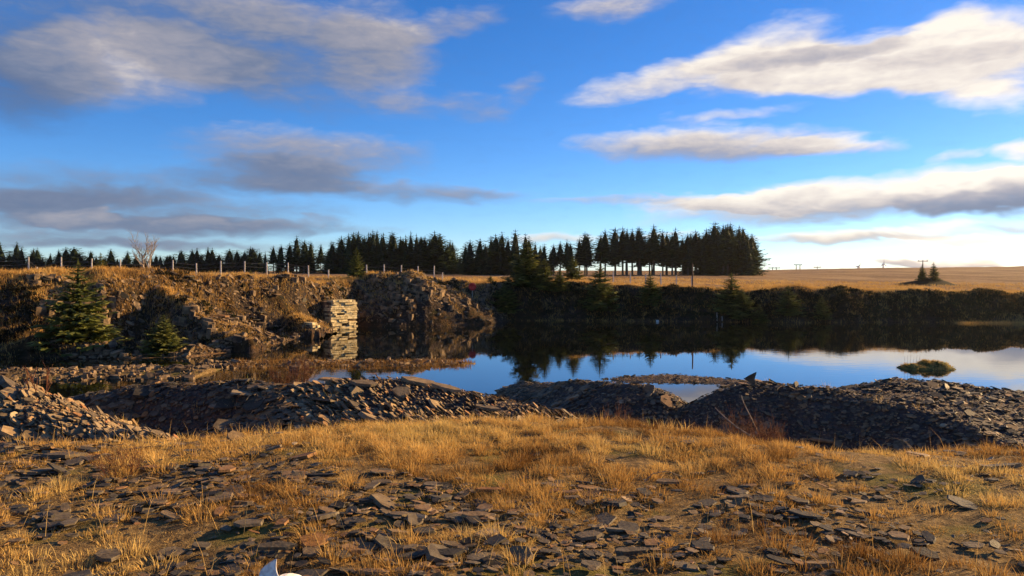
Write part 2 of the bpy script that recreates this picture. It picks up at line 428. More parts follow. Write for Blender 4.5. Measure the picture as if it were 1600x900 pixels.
def Ztop(x, y):
    """surface of the near side (ground or mound), and owner index (-1 ground)"""
    z = Zground(x, y); own = np.full(np.shape(z), -1)
    for i, (_, rg) in enumerate(MOUNDS):
        zi = rg.z(x, y); k = zi > z
        z = np.where(k, zi, z); own = np.where(k, i, own)
    return z, own

# far side: foot of the bank, its top edge and the moor, by bearing (given as photo columns)
_foot = [(-1400, 33), (-200, 34.5), (0, 35.5), (200, 35.2), (300, 36.2), (400, 40.0), (470, 46), (520, 52.5), (560, 56.5), (640, 57.5), (700, 59), (760, 61.8), (785, 63.5), (1000, 61.8), (1300, 60.5), (1600, 61), (2200, 58), (3600, 40)]
_top = [(-1400, 38), (-200, 38.0), (0, 39.3), (160, 40.5), (300, 47), (400, 51), (520, 56.0), (560, 59.2), (640, 61.0), (720, 64.5), (790, 66.4), (1000, 64.9), (1300, 63.6), (1600, 64.6), (2200, 62), (3600, 44)]
_zt = [(-1400, 3.8), (0, 3.75), (100, 3.75), (240, 3.7), (350, 3.5), (480, 3.3), (600, 3.2), (700, 2.95), (790, 2.75), (1000, 2.72), (1300, 2.48), (1450, 2.25), (1600, 2.1), (2400, 2.4)]
def _ip(tab, px): return np.interp(px, [p for p, _ in tab], [v for _, v in tab])

SPURS = [
 Ridge([(175,424,47),(215,436,44.5),(262,455,42.5),(330,500,40),(405,549,38.6)], [2.0,2.0,2.0,1.7,1.2], 0.55, 0.5, 81, 0.5),
 Ridge([(395,448,55),(430,468,52),(470,500,48.5),(503,534,45)], 0.95, 0.6, 0.6, 91, 0.4),
 Ridge([(582,432,60.5),(640,424,60.8),(690,446,61.2),(730,480,61.6),(775,500,62.0)], [0.9,0.9,0.85,0.7,0.5], 0.5, 0.6, 101, 0.5),
]

def Zfar(x, y):
    x = np.asarray(x, float); y = np.asarray(y, float)
    px = 800 + FPX * x / np.maximum(y, 0.5)
    fd, td, zt = _ip(_foot, px), _ip(_top, px), _ip(_zt, px)
    zt = zt + np.where(px > 770, .55, .2) * fbm(x * 0.16, y * 0.16, 13, 4)
    wob = 0.9 * fbm(x * 0.22, y * 0.22, 12, 3) + np.where(px > 770, 1.6, 0) * fbm(x * 0.13, y * 0.13, 18, 3)
    s = (y + wob - fd) / (td - fd)
    s0 = np.interp(px, [-100, 60, 170, 400, 440, 520, 580, 700, 790], [.05, .12, .62, .62, .45, .5, .25, .1, .0])
    s1 = np.interp(px, [-100, 170, 400, 790], [.95, .97, .97, .98])
    prof = np.where(s < 0, s * 1.1, np.where(s < 1, .28 * sst(s, 0, .12) + .25 * np.clip(s, 0, 1) + (zt - .53) * sst(s, s0, s1), zt))
    sl = sst(s, 0.0, 0.2) * (1 - sst(s, 0.85, 1.25))
    rough = sl * np.interp(px, [700, 800], [0.95, 0.40]) * fbm(x * 0.36, y * 0.36, 14, 6, 0.55) + (0.10 + 0.45 * (px < 770) * (1 - sst(y, 62, 80))) * fbm(x * 0.4, y * 0.4, 15, 4) * sst(s, 0.9, 1.1)
    # moor beyond
    z110 = np.interp(px, [0, 1000, 1300, 1600], [3.55, 3.1, 2.6, 2.3])
    z150 = np.interp(px, [0, 1000, 1300, 1600], [3.7, 3.35, 3.2, 3.0])
    z400 = np.interp(px, [0, 1100, 1200, 1400, 1600, 2200], [4.6, 4.6, 4.9, 6.1, 6.9, 7.2])
    m = np.where(y < 110, zt + (z110 - zt) * sst(y, td, 110),
        np.where(y < 150, z110 + (z150 - z110) * (y - 110) / 40,
        np.where(y < 400, z150 + (z400 - z150) * sst(y, 120, 400) * 1.0, z400 + (y - 400) * -0.012)))
    z = np.where(s < 1, prof, m) + rough + sst(y, 90, 200) * 0.5 * fbm(x * 0.02, y * 0.02, 16, 3)
    for r in SPURS:
        z = np.maximum(z, np.where(y < 80, r.z(x, y), -9))
    return z

def grid_mesh(name, xs, ys, zf, material):
    GX, GY = np.meshgrid(xs, ys); Z = zf(GX, GY)
    V = np.stack([GX, GY, Z], -1).reshape(-1, 3)
    nx, ny = len(xs), len(ys)
    i = np.arange(nx * ny).reshape(ny, nx)
    F = np.stack([i[:-1, :-1], i[:-1, 1:], i[1:, 1:], i[1:, :-1]], -1).reshape(-1, 4)
    return V, F

# ------------------------------------------------------------------ structure
xs = np.concatenate([np.arange(-70, -14, 1.0), np.arange(-14, 14, 0.10), np.arange(14, 70.1, 1.0)])
ys = np.concatenate([np.arange(-40, 0, 2.0), np.arange(0, 14, 0.10), np.arange(14, 36.1, 0.4)])
V, F = grid_mesh('ground', xs, ys, Zground, M_SOIL)
ground = obj('ground', mesh_np('ground', V, F, M_SOIL, True), kind='structure')
ground['label'] = 'rough ground of dry grass and slate in front'

mound_objs = []
for i, (nm, rg) in enumerate(MOUNDS):
    lo = rg.P.min(0) - 6.5; hi = rg.P.max(0) + 6.5
    st = 0.13 if lo[1] < 18 else 0.2
    V, F = grid_mesh(nm, np.arange(lo[0], hi[0], st), np.arange(max(lo[1], 5.2), hi[1], st), rg.z, M_RUBBLE)
    zg = Zground(V[:, 0], V[:, 1])
    keepv = (V[:, 2] > zg - 0.25) & (V[:, 2] > -0.8)
    kf = keepv[F].any(1); F = F[kf]
    used = np.unique(F); remap = -np.ones(len(V), int); remap[used] = np.arange(len(used))
    o = obj(nm, mesh_np(nm, V[used], remap[F], M_RUBBLE, True), kind='structure')
    o['label'] = MOUND_LABEL[i]; mound_objs.append(o)

# far terrain as one sheet, by bearing and depth
pxs = np.concatenate([np.arange(-1000, -60, 30), np.arange(-60, 1660, 2.5), np.arange(1660, 2600, 30)])
rows = []
sfr = np.concatenate([[-0.9, -0.5, -0.25], np.linspace(-0.1, 1.15, 64)])
PX = pxs[None, :]
fd, td = _ip(_foot, pxs)[None, :], _ip(_top, pxs)[None, :]
D1 = fd + sfr[:, None] * (td - fd)
far_d = np.concatenate([np.linspace(0.02, 1, 40) ** 2 * 90, [110, 135, 165, 200, 240, 280, 320, 360, 400, 450, 600, 900, 1400, 1900]])
last = D1[-1][None, :]
D2 = last + far_d[:, None]
D = np.concatenate([D1, D2], 0)
GX = (PX - 800) / FPX * D; Zt = Zfar(GX, D)
V = np.stack([GX, D, Zt], -1).reshape(-1, 3)
i = np.arange(D.size).reshape(D.shape)
F = np.stack([i[:-1, :-1], i[:-1, 1:], i[1:, 1:], i[1:, :-1]], -1).reshape(-1, 4)
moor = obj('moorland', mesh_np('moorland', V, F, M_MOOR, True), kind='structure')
moor['label'] = 'quarry banks and tawny moor behind the water'

V = np.array([[-75, 9, 0], [85, 9, 0], [85, 78, 0], [-75, 78, 0]], float)
water = obj('water', mesh_np('water', V, np.array([[0, 1, 2, 3]]), M_WATER), kind='structure')

# ------------------------------------------------------------------ slate pieces
def slate_template(seed, thick=0.09, jag=0.28, layers=1):
    r = random.Random(seed); n = r.choice([5, 6, 6, 7, 8])
    asp = r.uniform(0.36, 0.85)
    an = sorted([(k + r.uniform(-.33, .33)) / n * 2 * math.pi for k in range(n)])
    ring = []
    for a_ in an:
        q = r.uniform(1 - jag, 1.0) * 0.5
        ring.append((math.cos(a_) * q, math.sin(a_) * q * asp))
    V = []; h = thick
    for (x, y) in ring: V.append((x * r.uniform(.96, 1.04), y * r.uniform(.96, 1.04), -h / 2))
    tlt = r.uniform(-.25, .25)
    for (x, y) in ring: V.append((x * r.uniform(.86, .99), y * r.uniform(.86, .99), h / 2 + x * tlt * h))
    F = []
    for k in range(n):
        k2 = (k + 1) % n; F += [(k, k2, n + k2), (k, n + k2, n + k)]
    for k in range(1, n - 1):
        F.append((n, n + k, n + k + 1)); F.append((0, k + 1, k))
    return np.array(V), np.array(F)

TEMPL = [slate_template(100 + k, thick=random.choice([.035, .05, .065, .09])) for k in range(16)]
ROCKT = [slate_template(300 + k, thick=random.uniform(.28, .6), jag=.35) for k in range(12)]
T_MESH = [mesh_np('slate', V, F, M_SLATE) for V, F in TEMPL]
SUNLIT_TAN_MESH = [mesh_np('slate', V, F, M_SUNLIT_TAN) for V, F in TEMPL]
R_MESH = [mesh_np('stone', V, F, M_ROCK) for V, F in ROCKT]

def rot_from(nrm, yaw, tilt, tdir):
    """rotation matrices (n,3,3): z along nrm, spun by yaw, tilted by tilt about direction tdir"""
    n = len(nrm)
    def rz(a): c, s = np.cos(a), np.sin(a); M = np.zeros((n, 3, 3)); M[:, 0, 0] = c; M[:, 0, 1] = -s; M[:, 1, 0] = s; M[:, 1, 1] = c; M[:, 2, 2] = 1; return M
    def rx(a): c, s = np.cos(a), np.sin(a); M = np.zeros((n, 3, 3)); M[:, 1, 1] = c; M[:, 1, 2] = -s; M[:, 2, 1] = s; M[:, 2, 2] = c; M[:, 0, 0] = 1; return M
    zx = nrm / np.linalg.norm(nrm, axis=1)[:, None]
    ref = np.tile(np.array([1.0, 0, 0]), (n, 1))
    yv = np.cross(zx, ref); yv /= np.linalg.norm(yv, axis=1)[:, None]; xv = np.cross(yv, zx)
    B = np.stack([xv, yv, zx], -1)
    return B @ rz(tdir) @ rx(tilt) @ rz(yaw)

def normals_of(zf, x, y, e=0.12):
    dzx = (zf(x + e, y) - zf(x - e, y)) / (2 * e); dzy = (zf(x, y + e) - zf(x, y - e)) / (2 * e)
    n = np.stack([-dzx, -dzy, np.ones_like(dzx)], -1)
    return n / np.linalg.norm(n, axis=1)[:, None]

def scatter(name, parent, P, Rm, S, keep, templ, meshes, material, rank):
    """the `keep` best-ranked pieces become objects under parent, the rest one stuff mesh"""
    order = np.argsort(-rank)
    tid = RNG.integers(0, len(templ), len(P))
    for j in order[:keep]:
        M4 = np.eye(4); M4[:3, :3] = Rm[j] * S[j]; M4[:3, 3] = P[j]
        o = bpy.data.objects.new(name, meshes[tid[j]]); COL.objects.link(o); o.parent = parent
        o.matrix_basis = Matrix(M4.tolist())
    rest = order[keep:]
    Vs, Fs, n = [], [], 0
    for k, (TV, TF) in enumerate(templ):
        jj = rest[tid[rest] == k]
        if not len(jj): continue
        W = np.einsum('nij,vj->nvi', Rm[jj], TV) * S[jj][:, None, None] + P[jj][:, None, :]
        Fk = TF[None] + (np.arange(len(jj)) * len(TV))[:, None, None] + n
        Vs.append(W.reshape(-1, 3)); Fs.append(Fk.reshape(-1, 3)); n += len(jj) * len(TV)
    if Vs:
        obj('loose_' + name + '_scatter', mesh_np(name + '_scatter', np.concatenate(Vs), np.concatenate(Fs), material), parent, kind='stuff')

def proj_px(P): return 800 + FPX * P[:, 0] / P[:, 1]

zmesh = lambda x, y: Ztop(x, y)[0]
# mounds
DENS = [330, 330, 210, 260, 90, 80]; SIZE = [0.10, 0.12, 0.11, 0.105, 0.14, 0.12]
for i, (nm, rg) in enumerate(MOUNDS):
    lo = rg.P.min(0) - 5; hi = rg.P.max(0) + 3
    area = (hi[0] - lo[0]) * (hi[1] - lo[1]); n = int(area * DENS[i])
    x = RNG.uniform(lo[0], hi[0], n); y = RNG.uniform(max(lo[1], 5.5), hi[1], n)
    z, own = Ztop(x, y)
    k = (own == i) & (z > -0.12) & (np.abs(x / y) < 0.95)
    x, y, z = x[k], y[k], z[k]
    nr = normals_of(zmesh, x, y)
    cm = np.stack([-x, -y, EYE - z], -1); cm /= np.linalg.norm(cm, axis=1)[:, None]
    facing = (nr * cm).sum(1)
    k = (facing > -0.12) | (RNG.random(len(x)) < 0.25)
    x, y, z, nr, facing = x[k], y[k], z[k], nr[k], facing[k]
    n = len(x)
    S = SIZE[i] * np.exp(RNG.normal(-0.15, 0.55, n) + 1.1 * fbm(x * .9, y * .9, 140 + i, 3)); S = np.clip(S, 0.05, 0.75)
    tilt = np.abs(RNG.normal(0.0, 0.26, n))
    nr2 = nr * 0.75 + np.array([0, 0, 0.25])
    if i in (0, 1):          # the plates dip to the right, set toward the sun to catch more light
        nr2 = nr2 + np.array([.58, .16, 0]) * (np.ones(len(x)) if i == 0 else sst(proj_px(np.stack([x, y], -1)), 430, 520))[:, None]; nr2 /= np.linalg.norm(nr2, axis=1)[:, None]
    Rm = rot_from(nr2, RNG.uniform(0, 6.28, n), tilt, RNG.uniform(0, 6.28, n))
    P = np.stack([x, y, z + 0.01 + RNG.uniform(0, 0.03, n)], -1)
    rank = S / y * np.where(facing > 0.05, 1, 0.05) * np.where(np.abs(x / y) < 0.67, 1, 0.02)
    tan = (np.ones(n) if i == 0 else sst(proj_px(P), 420, 500) if i == 1 else np.full(n, .06)) > RNG.random(n)  # sunlit copy on the sunny heap parts, plain dark slate in the hollow
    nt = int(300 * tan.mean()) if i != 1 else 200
    for mk, me_, ma_, kk in ((tan, SUNLIT_TAN_MESH, M_SUNLIT_TAN, nt), (~tan, T_MESH, M_SLATE, 300 - nt)):
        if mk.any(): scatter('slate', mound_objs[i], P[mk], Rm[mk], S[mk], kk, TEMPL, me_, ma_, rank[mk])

# foreground slates in the grass
def slate_cover(x, y):
    px = 800 + FPX * x / y; py = HOR + FPX * (EYE - 2.4) / y
    c = 0.36 + 0.75 * fbm(x * 2.2, y * 2.2, 111, 4)
    c = c + 0.36 * np.exp(-(((px - 720) / 330) ** 2 + ((py - 850) / 75) ** 2))
    c = c + 0.22 * np.exp(-(((px - 1100) / 260) ** 2 + ((py - 830) / 55) ** 2))
    c = c + 0.6 * sst(-px, -240, 20) * (1 - sst(py, 715, 770))
    c = c + 0.20 * np.exp(-(((px - 350) / 300) ** 2 + ((py - 770) / 40) ** 2))
    c = c - 0.9 * sst(px, 430, 560) * (1 - sst(px, 1250, 1500)) * (1 - sst(py, 715, 765))
    c = c - 0.25 * sst(px, 1250, 1500)
    return c
n = 20000
y = 2.6 + (9.2 - 2.6) * RNG.random(n) ** 0.8; x = RNG.uniform(-0.85, 0.85, n) * y
z, own = Ztop(x, y); cov = slate_cover(x, y)
k = (own == -1) & (RNG.random(n) < np.clip(cov, 0.02, 1.0))
x, y, z = x[k], y[k], z[k]; n = len(x)
S = np.clip(0.066 * np.exp(RNG.normal(0, 0.6, n)), 0.022, 0.30)
nr = normals_of(zmesh, x, y); nr[:, 2] += 0.3
tilt = np.abs(RNG.normal(0, 0.16, n))
Rm = rot_from(nr, RNG.uniform(0, 6.28, n), tilt, RNG.uniform(0, 6.28, n))
P = np.stack([x, y, z + 0.004 + RNG.uniform(0.0, 0.03, n)], -1)
scatter('slate', ground, P, Rm, S, 300, TEMPL, T_MESH, M_SLATE, S / y * (np.abs(x / y) < 0.66) * (y > 4.1))

# single slabs that stand out: (px, py, size m, aspect, yaw, tilt toward camera, roll, label)
SLABS = [
 (100,717,.40,.62,.2,-.10,.05,'large flat tan slate slab lying at the left among grass'),
 (65,742,.30,.6,1.0,.05,.1,'grey slate slab just in front of the large tan slab'),
 (368,690,.20,.8,.6,.55,.2,'rust brown slate propped upright at the edge of the black hollow'),
 (325,780,.22,.6,.2,.15,-.1,'triangular grey slate tilted in the grass left of centre'),
 (430,866,.26,.55,.1,.35,0,'broad dark slate slab behind the white dog ear'),
 (620,840,.20,.35,.7,.25,.3,'orange brown slate sliver tilted up at bottom centre'),
 (745,812,.24,.4,.05,.12,.0,'broad grey slate slab at centre of the bare slate patch'),
 (770,772,.30,.3,.0,.05,.0,'long narrow pale slate slab in front of the tall grass'),
 (500,748,.30,.25,.05,.0,.0,'long dark slate slab lying left of the tall grass'),
 (1565,733,.42,.35,-.1,.0,-.12,'long grey slate slab by the right edge'),
 (1340,790,.15,.5,.1,.1,.0,'small pale slate lying alone in short grass at right'),
 (1045,758,.24,.35,-.1,.1,.0,'dark slate slab lying under a bent dry stalk'),
 (985,868,.24,.5,.1,.12,.0,'flat grey slate slab at bottom right of centre'),
 (655,600,.85,.45,-.35,.10,.18,'broad pale slate slab on the crest of the middle slate heap'),
 (695,609,.70,.4,-.45,.10,.15,'pale slate slab sliding right off the middle heap crest'),
 (570,603,.60,.5,.1,.15,.10,'flat slate slab on the left part of middle heap crest'),
 (627,622,.36,.8,.3,.9,.1,'squarish slate standing on edge in the middle heap'),
 (520,592,.6,.35,.1,.12,.1,'long slate slab behind red-brown stems on the heap crest'),
 (760,640,.5,.4,-.3,.1,.1,'tan slate slab low on the right of the middle heap'),
 (190,668,.75,.16,-.35,.05,.15,'long thin slate plank on foot of the left heap'),
 (300,684,.55,.14,-.25,.05,.1,'second long slate plank at the edge of the black hollow'),
 (1285,692,.5,.4,-.2,.1,.1,'flat slate slab at foot of the right-hand heap'),
 (700,872,.24,.5,.2,.1,.0,'grey slate slab at bottom centre below the orange sliver'),
]
for (px, py, s, asp, yaw, tilt, roll, lab) in SLABS:
    dr = np.arange(3.0, 20.0, .02); gap = Ztop(X(px, dr), dr)[0] - (EYE - (py - HOR) / FPX * dr - .01); hit = np.nonzero(gap >= 0)[0]
    d = float(dr[hit[0]] if len(hit) else dr[np.argmax(np.where(dr > 8, gap, -9))]); zz = float(Ztop(np.array([X(px, d)]), np.array([d]))[0][0])
    TV, TF = slate_template(int(px * 7 + py), 0.07, .22)
    TV = TV * np.array([1, asp / 0.72, 1])
    o = obj('slate_slab', mesh_np('slate_slab', TV, TF, M_SUNLIT_TAN if ('tan' in lab or 'pale' in lab or 'heap' in lab) else M_SLATE), label=lab, category='slate', group='large slate slabs in the foreground')  # tan, pale and heap slabs take the sunlit slate copy
    o.location = (X(px, d), d, zz + 0.03 + 0.3 * s * abs(math.sin(tilt))); o.scale = (s, s, s)
    o.rotation_euler = (tilt, roll, yaw)

# fin-shaped slab standing on the right-hand heap
d = 16.0
zz = float(Ztop(np.array([X(1174, d)]), np.array([d]))[0][0])
fin = np.array([(-.17, 0, .11), (.10, 0, -.04), (.06, 0, .09), (.11, 0, .24), (-.02, 0, .19)])
FV = np.concatenate([fin + [0, -.02, 0], fin + [0, .02, 0]])
FF = [(0, 1, 2), (0, 2, 4), (2, 3, 4)]; FF += [tuple(5 + i for i in reversed(f)) for f in FF]
for k in range(5):
    k2 = (k + 1) % 5; FF += [(k, 5 + k, 5 + k2), (k, 5 + k2, k2)]
o = obj('upright_slate', mesh_np('upright_slate', FV, np.array(FF), M_SLATE), label='fin-shaped slate standing up against the water on the heap', category='slate')
o.location = (X(1174, d), d, zz + .02); o.rotation_euler = (0, 0, .2)

# stones on the far banks
n = 13000
px = RNG.uniform(-120, 800, n); s = RNG.uniform(0.0, 1.0, n)
dd = _ip(_foot, px) + s * (_ip(_top, px) - _ip(_foot, px)) * 1.05 - RNG.random(n) ** 2 * 3 * (RNG.random(n) < .3)
x = X(px, dd); z = Zfar(x, dd)
k = (z > 0.02) & (fbm(x * 0.35, dd * 0.35, 55, 3) + 0.25 * sst(px, 150, 260) > -0.10)
x, y, z = x[k], dd[k], z[k]; n = len(x)
S = np.clip(0.165 * np.exp(RNG.normal(0, .6, n)), .06, .8)
nr = normals_of(Zfar, x, y, .25)
ledge = (nr[:, 2] < .80) & (fbm(x * .5, y * .5, 57, 3) > -.05) & (RNG.random(n) < .5)      # bedded rock on the steep faces
nr[:, 2] += .2; nr[ledge] = np.array([.12, -.05, 1.0]); S[ledge] = np.clip(S[ledge] * 2.3, .25, .95)
Rm = rot_from(nr, RNG.uniform(0, 6.28, n), np.abs(RNG.normal(0, .4, n)) * np.where(ledge, .12, 1), RNG.uniform(0, 6.28, n))
P = np.stack([x, y, z + S * .04], -1)
scatter('stone', moor, P, Rm, S, 300, ROCKT + TEMPL[:8], R_MESH + T_MESH[:8], M_ROCK, S / y * (np.abs(x / y) < .667))
# small lit stones on the gravel bars
n = 2600
x = RNG.uniform(-22, -2, n); y = RNG.uniform(28, 35, n); z = Zground(x, y); k = z > -0.03
x, y, z = x[k], y[k], z[k]; n = len(x); S = np.clip(.17 * np.exp(RNG.normal(0, .5, n)), .06, .6)
Rm = rot_from(np.tile([0, 0, 1.0], (n, 1)), RNG.uniform(0, 6.28, n), np.abs(RNG.normal(0, .4, n)), RNG.uniform(0, 6.28, n))
scatter('stone', ground, np.stack([x, y, z + .03], -1), Rm, S, 120, ROCKT, R_MESH, M_ROCK, S / y)

# ------------------------------------------------------------------ pale stone buttress in the quarry face
def buttress(px, pyb, d, width, height, rz, label, seed, cat='rock face'):
    r = random.Random(seed)
    base = at(px, pyb, d)
    root = empty('stone_buttress', (base.x, base.y, -0.15), label, cat, rz=rz)
    z = 0.0
    while z < height:
        h = r.uniform(.10, .20); x = -width / 2 + r.uniform(-.08, .06) + .5 * max(0, z / height - .7); xe = width / 2 - r.uniform(0, .2) - .5 * max(0, z / height - .75)
        while x < xe - .1:
            w = r.uniform(.22, .8); w = min(w, xe - x + r.uniform(.0, .12))
            dep = r.uniform(.8, 1.0)
            off = r.uniform(-.07, .06)
            if r.random() > .07:
                q = lambda: r.uniform(-.03, .03)
                x0, x1 = x + .012, x + w - .012; z0, z1 = z + .008, z + h - .012
                Vb = np.array([(x0 + q(), off + q(), z0), (x1 + q(), off + q(), z0), (x1, dep, z0), (x0, dep, z0),
                               (x0 + q(), off + .03 + q(), z1 + q() * .4), (x1 + q(), off + .03 + q(), z1 + q() * .4), (x1, dep, z1), (x0, dep, z1)])
                Fb = np.array([(0, 1, 5, 4), (1, 2, 6, 5), (2, 3, 7, 6), (3, 0, 4, 7), (4, 5, 6, 7), (0, 3, 2, 1)])
                obj('stone', mesh_np('block', Vb, Fb, M_STONE), root)
            x += w
        z += h
    # the dark bed behind the blocks
    Vb = np.array([(-width / 2, .3, 0), (width / 2, .3, 0), (width / 2, 1.6, 0), (-width / 2, 1.6, 0), (-width / 2, .3, height * .96), (width / 2, .3, height * .96), (width / 2, 1.9, height), (-width / 2, 1.9, height)])
    obj('bedrock', mesh_np('bedrock', Vb, np.array([(0, 1, 5, 4), (1, 2, 6, 5), (2, 3, 7, 6), (3, 0, 4, 7), (4, 5, 6, 7), (0, 3, 2, 1)]), M_ROCK), root)
    return root
buttress(539, 515, 53.3, 2.1, 2.15, R(44), 'pale yellow layered stone face lit by the sun above the water', 5)
buttress(646, 490, 58.2, 1.2, 0.75, R(48), 'small pale rock ledge on the dark spur right of the bright face', 6)
buttress(494, 525, 47.3, 0.6, 0.9, R(52), 'pale weathered rock knob left of the bright stone face', 8)

# ------------------------------------------------------------------ conifers
def conifer(seed, H=8.0,  Rr=1.5, base=0.08, levels=24, per=7, twigs=7, dense=1.0, nm=None, core=.42, ex=.85):
    r = np.random.default_rng(seed)
    Vs, Ts = [], []
    for k in range(levels):
        t = (k + r.uniform(-.3, .3)) / levels; t = min(max(t, 0), .985)
        zc = H * (base + (1 - base) * t)
        L0 = Rr * ((1 - t) ** ex) * (0.55 + 0.45 * min(1, t / 0.12 + .5)) + 0.05 * Rr
        nb = max(4, int(per * (0.65 + 0.35 * (1 - t)) * dense))
        a0 = r.uniform(0, 6.28)
        for j in range(nb):
            if r.random() < .06: continue
            a = a0 + j / nb * 6.283 + r.uniform(-.25, .25)
            L = L0 * r.uniform(.5, 1.3)
            up = 0.42 * t - 0.16 + r.uniform(-.1, .1)
            dirh = np.array([math.cos(a), math.sin(a), 0]); side = np.array([-math.sin(a), math.cos(a), 0])
            tin = r.uniform(.0, 1.0)
            for i in range(twigs):
                s = (i + .6) / twigs
                p = dirh * L * s + np.array([0, 0, zc + L * (up * s - .20 * s * (1 - s) + .12 * s * s)])
                tl = L * (.40 * (1 - .55 * s) + .06) * r.uniform(.75, 1.25)
                wd = tl * .46
                for sg in (-1, 1):
                    dv = dirh * r.uniform(.45, .85) + side * sg * r.uniform(.55, .9) + np.array([0, 0, r.uniform(-.40, .12)])
                    dv = dv / np.linalg.norm(dv)
                    wv = np.cross(dv, [0, 0, 1]) * .8 + np.array([0, 0, r.uniform(-.6, .6)])
                    wv = wv / (np.linalg.norm(wv) + 1e-6) * wd * .5
                    q = p + dv * tl * .35
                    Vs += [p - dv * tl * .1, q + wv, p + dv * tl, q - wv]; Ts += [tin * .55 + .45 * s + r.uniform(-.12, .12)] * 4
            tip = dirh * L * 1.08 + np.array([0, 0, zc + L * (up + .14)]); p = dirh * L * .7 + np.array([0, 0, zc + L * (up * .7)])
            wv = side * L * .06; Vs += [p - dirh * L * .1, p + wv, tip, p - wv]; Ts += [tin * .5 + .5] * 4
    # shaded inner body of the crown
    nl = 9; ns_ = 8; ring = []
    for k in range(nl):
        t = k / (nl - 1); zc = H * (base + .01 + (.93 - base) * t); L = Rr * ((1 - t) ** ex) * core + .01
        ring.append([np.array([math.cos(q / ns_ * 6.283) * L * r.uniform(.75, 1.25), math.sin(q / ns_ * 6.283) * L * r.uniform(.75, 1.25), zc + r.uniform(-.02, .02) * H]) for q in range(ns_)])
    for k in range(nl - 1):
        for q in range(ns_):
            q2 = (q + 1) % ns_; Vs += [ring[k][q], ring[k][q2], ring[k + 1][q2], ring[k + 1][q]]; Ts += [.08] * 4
    # leader
    for a in (0, 1.57):
        w = np.array([math.cos(a), math.sin(a), 0]) * .03 * Rr
        Vs += [np.array([0, 0, H * .93]), np.array([0, 0, H * .96]) + w, np.array([0, 0, H * 1.03]), np.array([0, 0, H * .96]) - w]; Ts += [.7] * 4
    V = np.array(Vs); nq = len(V) // 4
    F = np.arange(nq * 4).reshape(nq, 4)
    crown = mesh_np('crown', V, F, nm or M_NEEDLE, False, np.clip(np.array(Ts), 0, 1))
    r0 = .016 * H
    TV, TF = tubes([[((0, 0, -.3), r0), ((0.02, 0, H * .35), r0 * .75), ((-.02, .01, H * .7), r0 * .4), ((0, 0, H * .97), r0 * .08)]], 6)
    trunk = mesh_np('trunk', TV, TF, M_BARK, True)
    return crown, trunk

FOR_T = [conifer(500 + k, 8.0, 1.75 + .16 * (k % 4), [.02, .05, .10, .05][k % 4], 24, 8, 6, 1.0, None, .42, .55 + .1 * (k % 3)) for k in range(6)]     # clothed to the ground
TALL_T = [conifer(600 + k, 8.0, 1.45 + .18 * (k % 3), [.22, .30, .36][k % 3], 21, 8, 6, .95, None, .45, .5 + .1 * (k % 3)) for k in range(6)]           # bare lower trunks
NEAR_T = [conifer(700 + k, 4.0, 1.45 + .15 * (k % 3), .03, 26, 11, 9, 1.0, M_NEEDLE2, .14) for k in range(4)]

def tree(name, tm, loc, H, label, group=None, wide=1.0, rz=None, cat='tree', h0=8.0):
    s = H / h0
    root = empty(name, loc, label, cat, group, random.uniform(0, 6.28) if rz is None else rz, (s * wide, s * wide, s))
    obj('crown', tm[0], root); obj('trunk', tm[1], root)
    return root

def zf1(x, y): return float(Zfar(np.array([x]), np.array([y]))[0])

def stand(px0, px1, d0, rows, step, top, templates, label, group, labL=None, labR=None, gapf=None, wide=1.0):
    """rows of trees between photo columns px0..px1, tops following `top` [(px,py)]"""
    made = []
    for rw in range(rows):
        d = d0 + rw * step * 1.15
        x0, x1 = X(px0, d), X(px1, d); x = x0 + (rw % 2) * step * .5
        while x <= x1:
            xx = x + random.uniform(-.3, .3) * step; dd = d + random.uniform(-.4, .4) * step
            px = 800 + FPX * xx / dd
            py = np.interp(px, [a for a, _ in top], [c for _, c in top]) + random.choice([-7, -4, -1, 2, 6, 12]) + random.uniform(-3, 3) + rw * 1.0
            zb = zf1(xx, dd)
            Ht = (EYE - (py - HOR) / FPX * dd) - zb
            if gapf is None or not gapf(px, rw): made.append((px, rw, tree('spruce_tree', random.choice(templates), (xx, dd, zb - .1), Ht, label, group, random.uniform(1.15, 1.6) * wide)))
            x += step * random.uniform(.8, 1.25)
    if labL: min(made, key=lambda m: m[0])[2]['label'] = labL
    if labR: max(made, key=lambda m: m[0])[2]['label'] = labR
    return made

stand(-70, 412, 205, 2, 2.0, [(-70, 398), (20, 384), (60, 396), (130, 394), (240, 392), (330, 394), (400, 392), (412, 400)], FOR_T,
      'dark spruce in the low far belt at left', 'far left spruce belt', wide=1.5, labR='right-hand end spruce of the low far belt at left')
stand(418, 512, 172, 2, 2.5, [(418, 392), (435, 380), (470, 376), (512, 380)], FOR_T + TALL_T[:3],
      'dark spruce in the loose clump left of the dense plantation', 'loose spruce clump left of the dense plantation')
stand(516, 716, 165, 4, 1.8, [(516, 376), (560, 366), (640, 366), (690, 368), (716, 390)], FOR_T,
      'dark spruce in the dense middle plantation block', 'dense middle plantation', labR='right-hand end spruce of the dense middle block beside the sky gap')
stand(730, 862, 150, 3, 2.2, [(730, 378), (745, 376), (800, 364), (830, 366), (862, 390)], FOR_T + TALL_T[:2],
      'dark spruce in the block just right of the sky gap', 'spruce block right of the gap', labL='spruce at left end of the block just right of the sky gap')
stand(866, 960, 150, 2, 2.6, [(866, 372), (905, 366), (935, 362), (960, 364)], TALL_T,
      'tall open spruce left of the dense right plantation', 'open spruces left of the right plantation')
stand(962, 1074, 148, 3, 2.1, [(962, 360), (1000, 357), (1060, 360), (1074, 364)], TALL_T,
      'tall dark spruce with bare trunk in left half of the right-hand plantation', 'left half of the right-hand plantation')
